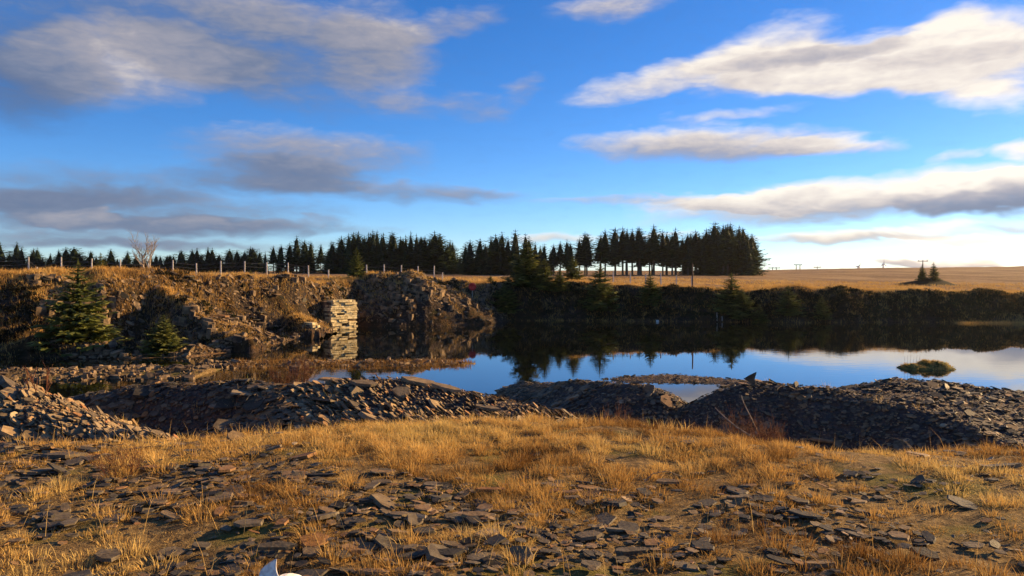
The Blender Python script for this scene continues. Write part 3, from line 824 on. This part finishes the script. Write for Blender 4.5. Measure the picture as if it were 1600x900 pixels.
stand(1078, 1180, 148, 5, 1.85, [(1078, 360), (1110, 350), (1150, 352), (1165, 358), (1180, 378)], TALL_T + FOR_T[:2],
      'tall dark spruce in the solid right half of the right-hand plantation', 'right half of the right-hand plantation')
stand(1174, 1192, 146, 2, 2.0, [(1176, 376), (1184, 392), (1192, 408)], FOR_T,
      'spruce clothed to the ground at right end of plantation', 'spruces at the right end of the plantation')

# single spruces round the quarry: (px, base py or None, top py, depth, width factor, label)
SINGLE = [
 (122, 404, 36.7, 1.12, 'large olive green spruce on the left quarry slope'),
 (157, 392, 46.5, 0.80, 'smaller spruce on the rim behind the large left one'),
 (256, 488, 36.8, 1.2, 'low bushy spruce at the foot of the sunlit spur'),
 (391, 419, 53.0, 0.85, 'young spruce on the quarry rim right of bare tree'),
 (557, 384, 60.5, 0.80, 'dark green spruce above the bright stone face'),
 (766, 428, 67.7, 1.12, 'small dark spruce above the red lifebuoy'),
 (790, 438, 63.6, 1.62, 'low bright green spruce on far bank near lifebuoy'),
 (823, 372, 65.7, 1.44, 'largest spruce on the far bank'),
 (851, 402, 65.2, 1.44, 'spruce leaning into right side of the largest far bank one'),
 (874, 418, 65.2, 1.38, 'small spruce between the largest one and the round one'),
 (896, 398, 68.7, 1.12, 'narrow spruce behind the far bank fence'),
 (937, 410, 63.9, 1.31, 'rounded green spruce standing on far bank edge at centre'),
 (1016, 424, 64.1, 1.38, 'small spruce on far bank edge left of tall pole'),
 (1143, 425, 62.5, 1.50, 'spreading spruce on far bank edge below the plantation'),
 (1159, 450, 61.7, 1.38, 'tiny spruce low on the far bank below spreading spruce'),
 (1232, 444, 61.3, 1.62, 'loose pale green spruce on far bank right of plantation'),
 (1284, 461, 61.1, 1.38, 'tiny yellow green spruce on the right far bank'),
 (1186, 474, 61.1, 1.62, 'low green sapling near waterline on far bank'),
 (1441, 412, 92.0, 0.80, 'left of two spruces on the moor hummock'),
 (1459, 408, 92.0, 0.95, 'right of two spruces on the moor hummock'),
]
hum = at(1450, 441, 92)
for k, (px, py, d, w, lab) in enumerate(SINGLE):
    x = X(px, d); zb = zf1(x, d)
    if 1430 < px < 1470: zb = max(zb, hum.z)
    tp = EYE - (py - HOR) / FPX * d
    tree('spruce_tree', NEAR_T[k % 4], (x, d, zb - .1), max(tp - zb, .5), lab, 'single spruces round the quarry', w * (.85 if px > 760 else 1) * (1.0 if tp - zb > 1.5 else 1.5), h0=4.0)

# ------------------------------------------------------------------ bare tree
def bare(seed, H, stems, depth, spread, r0):
    r = random.Random(seed); paths = {0: [], 1: [], 2: []}
    def grow(p, d, L, rad, lev):
        pts = [(p, rad)]; n = 4
        for i in range(n):
            d = (d + Vector((r.uniform(-.2, .2), r.uniform(-.2, .2), r.uniform(-.02, .16)))).normalized()
            p = p + d * L / n; pts.append((p.copy(), rad * (1 - .6 * (i + 1) / n)))
            if lev < depth and i >= 1:
                for _ in range(r.choice([1, 2, 2])):
                    a = Vector((r.uniform(-1, 1), r.uniform(-1, 1), r.uniform(-.1, .7))).normalized()
                    grow(p.copy(), (d * .75 + a * spread).normalized(), L * r.uniform(.42, .68), rad * .5, lev + 1)
        paths[min(lev, 2)].append(pts)
    for s in range(stems):
        a = s / stems * 6.28 + r.uniform(-.4, .4)
        grow(Vector((math.cos(a) * .06, math.sin(a) * .06, -.1)), Vector((math.cos(a) * .30, math.sin(a) * .30, 1)).normalized(), H * r.uniform(.6, .75), r0, 0)
    return paths
x, d = X(229, 46.5), 46.5
zb = zf1(x, d)
bp = bare(4, 2.15, 4, 3, .65, .055)
root = empty('bare_tree', (x, d, zb), 'leafless pale multi-stemmed tree on the left quarry rim', 'tree')
for k, nm in ((0, 'trunk'),):
    for pth in bp[k]: obj(nm, mesh_np(nm, *tubes([pth], 5), M_PALEBARK, True), root)
cr = obj('crown', mesh_np('crown', *tubes(bp[1], 4), M_PALEBARK, True), root)
obj('fine_twigs', mesh_np('fine_twigs', *tubes(bp[2], 4), M_PALEBARK, True), cr, kind='stuff')

# ------------------------------------------------------------------ fences
def fence(posts, label, wires=(.35, .75, 1.05), H=1.2, rr=.055):
    """posts: (px, depth, height factor)"""
    P = []
    for px, d, h in posts:
        x = X(px, d); P.append((x, d, zf1(x, d), h))
    c = P[0]
    root = empty('wire_fence', (c[0], c[1], c[2]), label, 'fence')
    for (x, y, z, h) in P:
        lx, ly = random.uniform(-.03, .03), random.uniform(-.03, .03)
        V, F = tubes([[((0, 0, -.3), rr), ((lx * .5, ly * .5, H * h * .5), rr * 1.02), ((lx, ly, H * h), rr * .95)]], 7)
        o = obj('post', mesh_np('post', V, F, M_POST), root); o.location = (x - c[0], y - c[1], z - c[2])
    for w in wires:
        path = [((x - c[0], y - c[1], z - c[2] + w * min(h, 1)), .008) for x, y, z, h in P]
        obj('wire', mesh_np('wire', *tubes([path], 4), M_WIRE), root)
    return root
fence([(-60, 56, 1), (-5, 57, 1), (45, 58, 1.1), (58, 58.2, .5), (96, 58.5, 1.15), (143, 59, 1.1), (188, 60, 1.2), (232, 61, 1), (270, 61, 1.05), (307, 62, 1), (345, 62, 1.05), (382, 63, 1),
       (417, 64, 1), (450, 64.5, 1), (482, 65, 1), (513, 65, 1)], 'post and wire fence with pale posts along the left rim')
fence([(573, 65, 1.1), (600, 65.5, 1.1), (627, 66, 1.15), (653, 66.5, 1.2), (678, 67, 1.3), (691, 67.3, .8)], 'short run of fence posts above the dark spur', H=1.15)
fence([(905, 71, 1), (931, 71, 1), (958, 71, 1.1), (985, 70.6, 1.05), (1009, 70.4, 1), (1033, 70.2, 1.1), (1057, 70, 1.05), (1081, 70, 1)], 'post and wire fence on the far bank below plantation')
x, d = X(1082, 69.4), 69.4
pole = obj('tall_pole', mesh_np('tall_pole', *tubes([[((0, 0, -.4), .07), ((0.02, 0, 1.2), .065), ((0, 0, 2.35), .055)]], 8), M_BARK), label='tall dark pole at right end of the far bank fence', category='pole')
pole.location = (x, d, zf1(x, d))

# ------------------------------------------------------------------ lifebuoy, stakes, markers
d = 63.0; p0 = at(738, 448, d); zb = max(zf1(p0.x, d), 0)
root = empty('lifebuoy_stand', (p0.x, d, zb), 'red lifebuoy on a thin post at the water by the spur', 'lifebuoy')
hh = p0.z - zb
obj('post', mesh_np('post', *tubes([[((0, .06, -.4), .035), ((0, .06, hh + .1), .03)]], 6), M_POST), root)
Vs, Fs = [], []; nU, nV = 28, 10
for i in range(nU):
    a = 2 * math.pi * i / nU
    for j in range(nV):
        b_ = 2 * math.pi * j / nV; rr = .235 + .085 * math.cos(b_)
        Vs.append((math.cos(a) * rr, .075 * math.sin(b_), hh + math.sin(a) * rr))
        Fs.append((i * nV + j, ((i + 1) % nU) * nV + j, ((i + 1) % nU) * nV + (j + 1) % nV, i * nV + (j + 1) % nV))
ring = obj('ring', mesh_np('ring', np.array(Vs), np.array(Fs), M_REDPAINT, True), root)
disc = [(0, .03, hh)] + [(math.cos(a) * .2, .03, hh + math.sin(a) * .2) for a in np.linspace(0, 6.283, 21)[:-1]]
disc += [(x_, .055, z_) for x_, _, z_ in disc]
FD = [(0, 1 + k, 1 + (k + 1) % 20) for k in range(20)] + [(21, 22 + (k + 1) % 20, 22 + k) for k in range(20)]
obj('backing', mesh_np('backing', np.array(disc), np.array(FD), M_REDPAINT), root)

for k, (px, pyb, h, lab) in enumerate([(1120, 503, .75, 'taller pale stake standing in the water at far bank'), (1128, 503, .45, 'shorter pale stake right beside the taller one at far bank')]):
    d = FPX * EYE / (pyb - HOR); p = at(px, pyb, d)
    o = obj('stake', mesh_np('stake', *tubes([[((0, 0, -.8), .04), ((.02, 0, h * .5), .04), ((.01, 0, h), .03)]], 6), M_POST), label=lab, category='stake', group='stakes in the water')
    o.location = (p.x, p.y, 0)
rs = random.Random(3)
# low white stone at the far waterline
d = 61.6; x = X(1027, d)
TV, TF = ROCKT[2]
o = obj('white_stone', mesh_np('white_stone', TV, TF, M_FUR), label='tiny white stone at waterline of dark far bank', category='stone')
o.location = (x, d, max(0, zf1(x, d)) + .06); o.scale = (.28, .28, .4)

# ------------------------------------------------------------------ grass helper
def blades(P, H, W, lean, tint, out=None):
    """P (n,3) roots -> V,F,tint ; each blade a bent tapering ribbon leaning along out"""
    n = len(P); a = RNG.uniform(0, 6.283, n); b_ = RNG.uniform(0, 6.283, n)
    wv = np.stack([np.cos(a), np.sin(a), np.zeros(n)], -1) * (W * .5)[:, None]
    lv = np.stack([np.cos(b_) - .3, np.sin(b_) - .1, np.zeros(n)], -1)
    if out is not None: lv = lv * .55 + np.concatenate([out, np.zeros((n, 1))], 1) * .8
    lv = lv * (lean * H)[:, None]
    up = np.array([0, 0, 1.0])
    p1 = P + up * (H * .55 * (1 - .25 * lean))[:, None] + lv * .38
    p2 = P + up * (H * np.maximum(1 - .45 * lean * lean - .15 * lean, .15))[:, None] + lv
    V = np.stack([P - wv, P + wv, p1 - wv * .8, p1 + wv * .8, p2], 1).reshape(-1, 3)
    o = np.arange(n)[:, None] * 5
    F = np.concatenate([o + [0, 1, 3], o + [0, 3, 2], o + [2, 3, 4]], 1).reshape(-1, 3)
    return V, F, np.repeat(tint, 5)

def tufts(cx, cy, zf, nper, rad, hmean, wid, tint0, lean=(.15, .8)):
    n = len(cx); rep = RNG.poisson(nper, n) + 4
    idx = np.repeat(np.arange(n), rep); m = len(idx)
    q = np.sqrt(RNG.random(m)); rr = rad[idx] * q; aa = RNG.uniform(0, 6.283, m)
    x = cx[idx] + rr * np.cos(aa); y = cy[idx] + rr * np.sin(aa); z = zf(x, y) - .01
    H = hmean[idx] * RNG.uniform(.5, 1.25, m)
    out = np.stack([np.cos(aa), np.sin(aa)], -1) * (.3 + q)[:, None]
    return blades(np.stack([x, y, z], -1), H, wid * RNG.uniform(.6, 1.3, m), RNG.uniform(lean[0], lean[1], m) * (.5 + .7 * q), np.clip(tint0[idx] + RNG.normal(0, .12, m), 0, .93), out)

def stuff(name, parts, material, label):
    V = np.concatenate([p[0] for p in parts]); T = np.concatenate([p[2] for p in parts])
    F, n = [], 0
    for p in parts: F.append(p[1] + n); n += len(p[0])
    return obj(name, mesh_np(name, V, np.concatenate(F), material, False, T), kind='stuff', label=label, category='grass')

# foreground grass
n = 9000
y = 2.6 + 7.0 * RNG.random(n) ** .75; x = RNG.uniform(-.85, .85, n) * y
z, own = Ztop(x, y); px = 800 + FPX * x / y; py = HOR + FPX * (EYE - z) / y
cov = slate_cover(x, y)
e = np.interp(x, _ex, _ed)
dense = 0.80 - .8 * np.clip(cov, 0, 1) + 1.1 * fbm(x * 2.0, y * 2.0, 77, 4)
k = (own == -1) & (y < e + .6) & (RNG.random(n) < np.clip(dense, .10, 1))
x, y, px, py = x[k], y[k], px[k], py[k]; n = len(x)
band = sst(px, 440, 600) * (1 - sst(px, 1180, 1420)) * (1 - sst(py, 715, 770))
short = sst(px, 1180, 1450)
big = RNG.random(n) ** 4
hm = .055 + .045 * band - .015 * short + .19 * big + .07 * fbm(x * 1.1, y * 1.1, 78, 3)
tint = .44 + .95 * fbm(x * .9, y * .9, 79, 4) + .06 * short + .14 * big
g1 = tufts(x, y, Zground, 30 + 20 * band + 70 * big, .05 + .03 * RNG.random(n) + .03 * big, np.clip(hm * .54, .02, .13), .0046, tint, (.2, 1.15))
# taller separate stalks
n = 260
y2 = 3.6 + 5 * RNG.random(n); x2 = RNG.uniform(-.72, .72, n) * y2; z2, own2 = Ztop(x2, y2); k = own2 == -1
g2 = blades(np.stack([x2[k], y2[k], z2[k] - .01], -1), RNG.uniform(.16, .36, k.sum()), np.full(k.sum(), .0028), RNG.uniform(.1, .9, k.sum()), RNG.uniform(.6, .9, k.sum()))
stuff('dry_grass', [g1, g2], M_GRASS, 'golden dry grass tufts between the slates in front')
# thin grass on the slate heaps' feet and left mound
n = 700
y = RNG.uniform(8, 16.5, n); x = RNG.uniform(-.75, .75, n) * y
z, own = Ztop(x, y); k = (own >= 0) & (RNG.random(n) < .16) | ((own == -1) & (z > .4))
x, y = x[k], y[k]
g3 = tufts(x, y, zmesh, 12, np.full(len(x), .10), np.full(len(x), .16), .006, .45 + .3 * RNG.random(len(x)))
stuff('sparse_grass', [g3], M_GRASS, 'sparse dry grass on slate heaps')
# rim grass along the quarry edge and moor
n = 15000
px = RNG.uniform(-120, 1720, n); dd = _ip(_top, px) + RNG.normal(1.0, 2.2, n) + 45 * RNG.random(n) ** 2.2 * (RNG.random(n) < .6)
x = X(px, dd)
g4 = tufts(x, dd, Zfar, 9, np.full(n, .28), .22 + .16 * RNG.random(n), .022, .55 + .4 * fbm(x * .3, dd * .3, 33, 3), (.2, .9))
stuff('rim_grass', [g4], M_GRASS, 'tawny grass along the quarry rim')
# grass patches on the sunlit spurs
n = 5200
px = RNG.uniform(-60, 790, n); s = RNG.uniform(0, 1, n)
dd = _ip(_foot, px) + s * (_ip(_top, px) - _ip(_foot, px)); x = X(px, dd); z = Zfar(x, dd)
onspur = np.maximum(SPURS[0].z(x, dd), SPURS[1].z(x, dd)) >= z - .03
k = (z > .1) & (onspur | (RNG.random(n) < .12)) & (fbm(x * .5, dd * .5, 66, 3) > -.12)
g5 = tufts(x[k], dd[k], Zfar, 9, np.full(k.sum(), .25), .14 + .14 * RNG.random(k.sum()), .02, .35 + .4 * RNG.random(k.sum()), (.3, 1.0))
stuff('slope_grass', [g5], M_GRASS, 'dry grass patches on the quarry slope')

# heather and low scrub on the banks
n = 5200
px = RNG.uniform(-120, 1720, n); s = RNG.uniform(0.0, 1.0, n)
dd = _ip(_foot, px) + s * (_ip(_top, px) - _ip(_foot, px)); x = X(px, dd); z = Zfar(x, dd)
k = (z > .15) & ((px > 770) | (fbm(x * .4, dd * .4, 88, 3) > .04))
x, y, z, px = x[k], dd[k], z[k], px[k]; n = len(x)
rep = 42; idx = np.repeat(np.arange(n), rep); m = len(idx)
sz = (.12 + .26 * RNG.random(n) ** 3)[idx] * np.where(px[idx] > 770, 1.0, .8)
dv = RNG.normal(0, 1, (m, 3)); dv /= np.linalg.norm(dv, axis=1)[:, None]; dv[:, 2] = np.abs(dv[:, 2])
rad = RNG.random(m) ** .4
C = np.stack([x[idx], y[idx], z[idx]], -1) + dv * (sz * rad)[:, None] * np.array([1, 1, .8])
a1 = RNG.normal(0, 1, (m, 3)); a1 /= np.linalg.norm(a1, axis=1)[:, None]; a2 = np.cross(a1, dv); a2 /= np.linalg.norm(a2, axis=1)[:, None] + 1e-6
ls = (.05 + .05 * RNG.random(m))[:, None]
V = np.stack([C - a1 * ls, C + a2 * ls * .6, C + (a1 + dv) * ls], 1).reshape(-1, 3)
F = np.arange(m * 3).reshape(-1, 3)
tn = np.clip((.35 + .8 * fbm(x * .3, y * .3, 90, 3) + .25 * RNG.random(n))[idx] + RNG.normal(0, .1, m), 0, 1)
obj('heather', mesh_np('heather', V, F, M_HEATHER, False, np.repeat(tn, 3)), kind='stuff', label='dark heather and scrub on the quarry banks', category='heather')

# reeds in the shallows
n = 600
y = RNG.uniform(31.6, 34.6, n); x = RNG.uniform(-13, -1.7, n); z = np.maximum(Zground(x, y), -.05); k = (Zground(x, y) > -.22) & (x / y > -.36)
x, y = x[k], y[k]
zr = lambda a, c: np.maximum(Zground(a, c), -.1)
g6 = tufts(x, y, zr, 10, np.full(len(x), .22), .10 + .16 * RNG.random(len(x)), .014, .02 + .35 * RNG.random(len(x)), (.1, .8))
n = 150; px = RNG.uniform(1500, 1680, n); dd = RNG.uniform(59.6, 61.4, n); x = X(px, dd)
g7 = tufts(x, dd, lambda a, c: np.maximum(Zfar(a, c), -.02), 14, np.full(n, .35), np.full(n, .28), .02, .6 + .2 * RNG.random(n), (.3, 1))
stuff('reeds', [g6, g7], M_GRASS, 'brown reeds in the shallow water')

# ------------------------------------------------------------------ grassy islet
p = at(1450, 576, 31.8)
root = empty('grassy_islet', (p.x, p.y, 0), 'small mossy green islet in the water at right', 'islet')
nr_, ns_ = 14, 40
Vs, Fs = [(0, 0, .24)], []
for i in range(1, nr_ + 1):
    f = i / nr_
    for j in range(ns_):
        a = 2 * math.pi * j / ns_
        ex = 1.36 * (1 + .10 * math.sin(2 * a + 1) + .06 * math.sin(5 * a)); ey = .85
        h = (.24 - .07 * math.cos(a) * f) * (1 - f ** 1.7) - .10 * f ** 3
        xx, yy = math.cos(a) * ex * f, math.sin(a) * ey * f
        h += .30 * float(fbm(xx * 2.6, yy * 2.6, 5, 4)) * (1 - f ** 4) - .10 * (xx > .5) * (xx - .5) * (1 - f)
        Vs.append((xx, yy, h))
for j in range(ns_): Fs.append((0, 1 + j, 1 + (j + 1) % ns_))
for i in range(nr_ - 1):
    for j in range(ns_):
        a_, b_ = 1 + i * ns_ + j, 1 + i * ns_ + (j + 1) % ns_
        Fs += [(a_, a_ + ns_, b_ + ns_), (a_, b_ + ns_, b_)]
M_MOSS = plain('moss', (0.055, 0.06, 0.015), (0.17, 0.15, 0.04), 6, .95, .1, .8, .05)
obj('mound', mesh_np('mound', np.array(Vs), np.array(Fs), M_MOSS, True), root)
IV = np.array(Vs)
sel = IV[(IV[:, 2] > .02)]; idx = RNG.integers(0, len(sel), 2600)
PP = sel[idx] + RNG.normal(0, .05, (2600, 3)) * [1, 1, .1]
Vg, Fg, Tg = blades(PP, RNG.uniform(.03, .10, 2600), np.full(2600, .012), RNG.uniform(.3, 1, 2600), np.where(RNG.random(2600) < .5, RNG.uniform(.2, .6, 2600), RNG.uniform(.85, 1.0, 2600)))
obj('islet_grass', mesh_np('islet_grass', Vg, Fg, M_GRASS, False, Tg), root, kind='stuff')
st = [[((-1.0 + q * .1, -.1, -.1), .006), ((-1.02 + q * .13, -.1, .5 + .06 * (q % 3)), .003)] for q in range(6)]
obj('reed_stems', mesh_np('reed_stems', *tubes(st, 4), M_BARK), root, kind='stuff')

# ------------------------------------------------------------------ moor hummock under the spruce pair, far poles and turbines
Vs, Fs = [(0, 0, .5)], []
for i in range(1, 9):
    for j in range(28):
        a = 2 * math.pi * j / 28; f = i / 8
        Vs.append((math.cos(a) * 4.6 * f, math.sin(a) * 3.0 * f, .75 * (1 - f) ** 1.1 - .25 * f + .12 * math.sin(3 * a + i)))
for j in range(28): Fs.append((0, 1 + j, 1 + (j + 1) % 28))
for i in range(7):
    for j in range(28):
        a_, b_ = 1 + i * 28 + j, 1 + i * 28 + (j + 1) % 28; Fs += [(a_, a_ + 28, b_ + 28), (a_, b_ + 28, b_)]
hz = zf1(hum.x, 92)
o = obj('hummock', mesh_np('hummock', np.array(Vs), np.array(Fs), M_HEATHER, True, np.full(len(Vs), .3)), kind='structure', label='dark scrubby hummock on the moor under two spruces')
o.location = (hum.x, 92, min(hum.z, hz + .3) - .2)

def util_pole(px, d, top, label, double=False):
    x = X(px, d); zb = zf1(x, d); h = EYE - (top - HOR) / FPX * d - zb
    root = empty('utility_pole', (x, d, zb), label, 'utility pole', 'far power line poles')
    for s in ((-1, 1) if double else (0,)):
        obj('pole', mesh_np('pole', *tubes([[((s * .9, 0, -.5), .20), ((s * .9, 0, h), .16)]], 6), M_BARK), root)
    arm = obj('crossarm', mesh_np('crossarm', *tubes([[((-2.0, 0, h - .25), .16), ((2.0, 0, h - .25), .16)]], 5), M_BARK), root)
    for s in (-1.7, 0, 1.7):
        obj('insulator', mesh_np('insulator', *tubes([[((s, 0, h - .2), .12), ((s, 0, h + .35), .09)]], 5), M_METAL), arm)
util_pole(1207, 385, 418, 'left of two close power poles beside the plantation end')
util_pole(1213, 400, 418, 'right of two close power poles beside the plantation end')
util_pole(1247, 370, 413, 'tallest twin-legged power pole on the skyline right of plantation', True)
util_pole(1277, 420, 417, 'small power pole on skyline right of the twin-legged one')
util_pole(1442, 300, 407, 'power pole on the skyline above left hummock spruce')

def turbine(px, d, hub_py, rad_px, ang, label):
    x = X(px, d); zb = -5.0; hub = EYE - (hub_py - HOR) / FPX * d; h = hub - zb; rad = rad_px / FPX * d
    root = empty('wind_turbine', (x, d, zb), label, 'wind turbine', 'far wind turbines')
    obj('tower', mesh_np('tower', *tubes([[((0, 0, -2), 2.6), ((0, 0, h * .5), 2.1), ((0, 0, h), 1.5)]], 10), M_TURB, True), root)
    nac = obj('nacelle', mesh_np('nacelle', *tubes([[((0, -3.2, h), 1.2), ((0, -2, h), 1.9), ((0, 4, h), 1.7), ((0, 5, h), 1.1)]], 8), M_TURB, True), root)
    for k in range(3):
        a = ang + k * 2.0944; dx, dz = math.sin(a), math.cos(a)
        pts = [((dx * rad * f, -3.4, h + dz * rad * f), w) for f, w in ((0.0, .9), (.15, 1.3), (.5, .8), (1, .15))]
        obj('blade', mesh_np('blade', *tubes([pts], 5), M_TURB, True), nac)
turbine(1341, 1500, 416.5, 7, .5, 'wind turbine on skyline, leftmost of the two')
turbine(1380, 1700, 413, 8, .05, 'wind turbine on skyline with one blade straight up')

# ------------------------------------------------------------------ twiggy shrubs, stems and sticks
def twiggy(px, py, d, H, stems, seed, label, material, name='twiggy_shrub', spread=.5, rr=.006, depth=2):
    x = X(px, d); zb = float(Ztop(np.array([x]), np.array([d]))[0][0])
    pp = bare(seed, H, stems, depth, spread, rr)
    root = empty(name, (x, d, zb), label, 'shrub', 'twiggy shrubs')
    allp = pp[0] + pp[1]
    V, F = tubes(pp[0], 4); obj('stems', mesh_np('stems', V, F, material, True, RNG.random(len(V)) * .6 + .2), root, kind='stuff')
    rest = pp[1] + pp[2]
    if rest:
        V, F = tubes(rest, 4); obj('twigs', mesh_np('twigs', V, F, material, True, np.repeat(RNG.random(len(V) // 4 + 1), 4)[:len(V)]), root, kind='stuff')
twiggy(187, 750, 5.95, .30, 14, 1, 'small red-stemmed shrub in grass at left', M_RED, spread=.6, rr=.004)
twiggy(62, 640, 10.3, .5, 5, 2, 'dead brown stems standing on the left slate heap', M_RED, spread=.25, rr=.012, depth=1)
twiggy(470, 600, 13.7, .55, 16, 3, 'red-brown stems on the slate crest left of centre', M_RED, spread=.5, rr=.006)
twiggy(440, 600, 13.9, .45, 14, 13, 'red-brown stems at the top right of the black hollow', M_RED, spread=.5, rr=.006)
twiggy(1205, 690, 9.6, .55, 18, 4, 'rust red brambles at foot of the right slate heap', M_RED, spread=.6, rr=.006)
twiggy(1165, 690, 9.3, .6, 12, 5, 'tangled brown bramble stems left of the rust red brambles', M_RED, spread=.6, rr=.006)
twiggy(1090, 680, 9.3, .35, 12, 6, 'low dark twigs at the grass edge below the puddle', M_RED, spread=.6, rr=.005)
twiggy(965, 660, 9.6, .45, 9, 7, 'thin dry stalks at the grass edge below dark heap', M_RED, spread=.35, rr=.005, depth=1)

def stick(pts, r, label):
    P = []
    for px, py, d in pts: P.append(at(px, py, d))
    b0 = P[0]
    o = obj('dead_branch', mesh_np('dead_branch', *tubes([[((p - b0), .6 * r * (1 - .6 * i / len(P))) for i, p in enumerate(P)]], 6), M_STICK, True), label=label, category='branch')
    o.location = b0
stick([(1172, 681, 9.0), (1150, 667, 9.1), (1130, 650, 9.25), (1117, 637, 9.35)], .018, 'bare pale branch leaning by brambles under right heap')
stick([(1184, 676, 9.4), (1172, 650, 9.5), (1163, 632, 9.55), (1158, 618, 9.6)], .014, 'thin upright bare branch against the right heap')
dd = FPX * 1.6 / (756 - HOR)
stick([(1008, 752, dd), (1020, 740, dd), (1042, 736, dd + .02), (1066, 745, dd)], .006, 'bent pale dry stalk arching over a slate right of centre')

# ------------------------------------------------------------------ dog: only an ear and the top of the head show
def skin_body(name, verts, edges, radii, material, sub=2, root_i=0):
    me = bpy.data.meshes.new(name); me.from_pydata(verts, edges, []); me.materials.append(material)
    o = bpy.data.objects.new(name, me); COL.objects.link(o)
    sk = o.modifiers.new('skin', 'SKIN')
    for i, v in enumerate(me.skin_vertices[0].data):
        v.radius = radii[i]; v.use_root = (i == root_i)
    ss = o.modifiers.new('sub', 'SUBSURF'); ss.levels = sub; ss.render_levels = sub
    for p_ in me.polygons: p_.use_smooth = True
    return o
def dog(px, py, d, label):
    tip = at(px, py, d)
    zg = float(Ztop(np.array([tip.x]), np.array([d]))[0][0])
    root = empty('dog', (tip.x, d, zg), label, 'dog')
    ht = tip.z - zg          # ear tip height
    hz = ht - .095            # head centre height
    bz = hz - .10             # back height
    # dog faces away from the camera, head slightly right of the ear
    hx = .050
    vs = [(hx, -.62, bz - .03), (hx, -.40, bz), (hx, -.20, bz + .0), (hx, -.09, bz + .06), (hx, .0, hz), (hx + .01, .07, hz - .02), (hx + .012, .145, hz - .045),
          (hx - .075, -.22, bz - .17), (hx - .075, -.22, .16), (hx - .075, -.19, .02), (hx - .075, -.15, .015),
          (hx + .075, -.22, bz - .17), (hx + .075, -.22, .16), (hx + .075, -.19, .02), (hx + .075, -.15, .015),
          (hx - .08, -.60, bz - .15), (hx - .08, -.68, .17), (hx - .08, -.65, .02), (hx - .08, -.61, .015),
          (hx + .08, -.60, bz - .15), (hx + .08, -.68, .17), (hx + .08, -.65, .02), (hx + .08, -.61, .015),
          (hx, -.72, bz + .0), (hx + .02, -.84, bz + .08)]
    es = [(0, 1), (1, 2), (2, 3), (3, 4), (4, 5), (5, 6), (2, 7), (7, 8), (8, 9), (9, 10), (2, 11), (11, 12), (12, 13), (13, 14),
          (0, 15), (15, 16), (16, 17), (17, 18), (0, 19), (19, 20), (20, 21), (21, 22), (0, 23), (23, 24)]
    rd = [(.10, .11), (.10, .105), (.105, .12), (.065, .07), (.068, .06), (.045, .04), (.025, .025)] + \
         [(.045, .06), (.026, .026), (.022, .022), (.022, .018)] * 2 + [(.05, .07), (.026, .03), (.022, .022), (.022, .018)] * 2 + [(.028, .028), (.012, .012)]
    b_ = skin_body('body', vs, es, rd, M_FUR); b_.parent = root
    for nm, sx, zt, lean in (('ear', -1, ht, 0.0), ('ear', 1, ht - .075, .05)):
        bx = hx + sx * .046
        # cupped, pointed ear, open to the outer side
        Vs, Fs = [], []
        rowsn, cols = 7, 9
        for layer, off in ((0, 0.0), (1, .006)):
            for i in range(rowsn):
                f = i / (rowsn - 1); w = .036 * (1 - f ** 2.6) * (1 - .25 * f) + .003
                for j in range(cols):
                    g = j / (cols - 1) * 2 - 1
                    ang = g * 1.25
                    xx = bx + sx * (.012 * math.sin(3.0 * f) + lean * f) + .012 * f * f + math.sin(ang) * w * 1.0
                    yy = -.005 + (1 - math.cos(ang)) * w * -.9 + .012 * f + off
                    zz = (hz + .035) + (zt - hz - .035) * f
                    Vs.append((xx, yy, zz))
        n_ = rowsn * cols
        for i in range(rowsn - 1):
            for j in range(cols - 1):
                a_ = i * cols + j
                Fs.append((a_, a_ + 1, a_ + cols + 1, a_ + cols)); Fs.append((n_ + a_, n_ + a_ + cols, n_ + a_ + cols + 1, n_ + a_ + 1))
        for i in range(rowsn - 1):
            for j in (0, cols - 1):
                a_ = i * cols + j; Fs.append((a_, a_ + cols, n_ + a_ + cols, n_ + a_))
        obj(nm, mesh_np(nm, np.array(Vs), np.array(Fs), M_FUR, True), root)
    return root
dog(424, 875, 2.75, 'white dog at bottom edge of picture, only one pricked ear showing')

# ------------------------------------------------------------------ haze: thin sunlit air over the whole place
HV = np.array([(sx * 3200, sy, sz) for sz in (-20, 34) for sx, sy in ((-1, -80), (1, -80), (1, 2150), (-1, 2150))], float)
HF = np.array([(0, 3, 2, 1), (4, 5, 6, 7), (0, 1, 5, 4), (1, 2, 6, 5), (2, 3, 7, 6), (3, 0, 4, 7)])
hm_ = bpy.data.materials.new('haze_air'); hm_.use_nodes = True
ht_ = hm_.node_tree; ht_.nodes.clear()
pv = ht_.nodes.new('ShaderNodeVolumePrincipled'); mo = ht_.nodes.new('ShaderNodeOutputMaterial')
pv.inputs['Color'].default_value = (0.93, 0.95, 1.0, 1)
pv.inputs['Density'].default_value = 0.00008
pv.inputs['Anisotropy'].default_value = 0.65
ht_.links.new(pv.outputs[0], mo.inputs['Volume'])
obj('haze', mesh_np('haze', HV, HF, hm_), kind='stuff', label='thin haze in the air', category='haze')
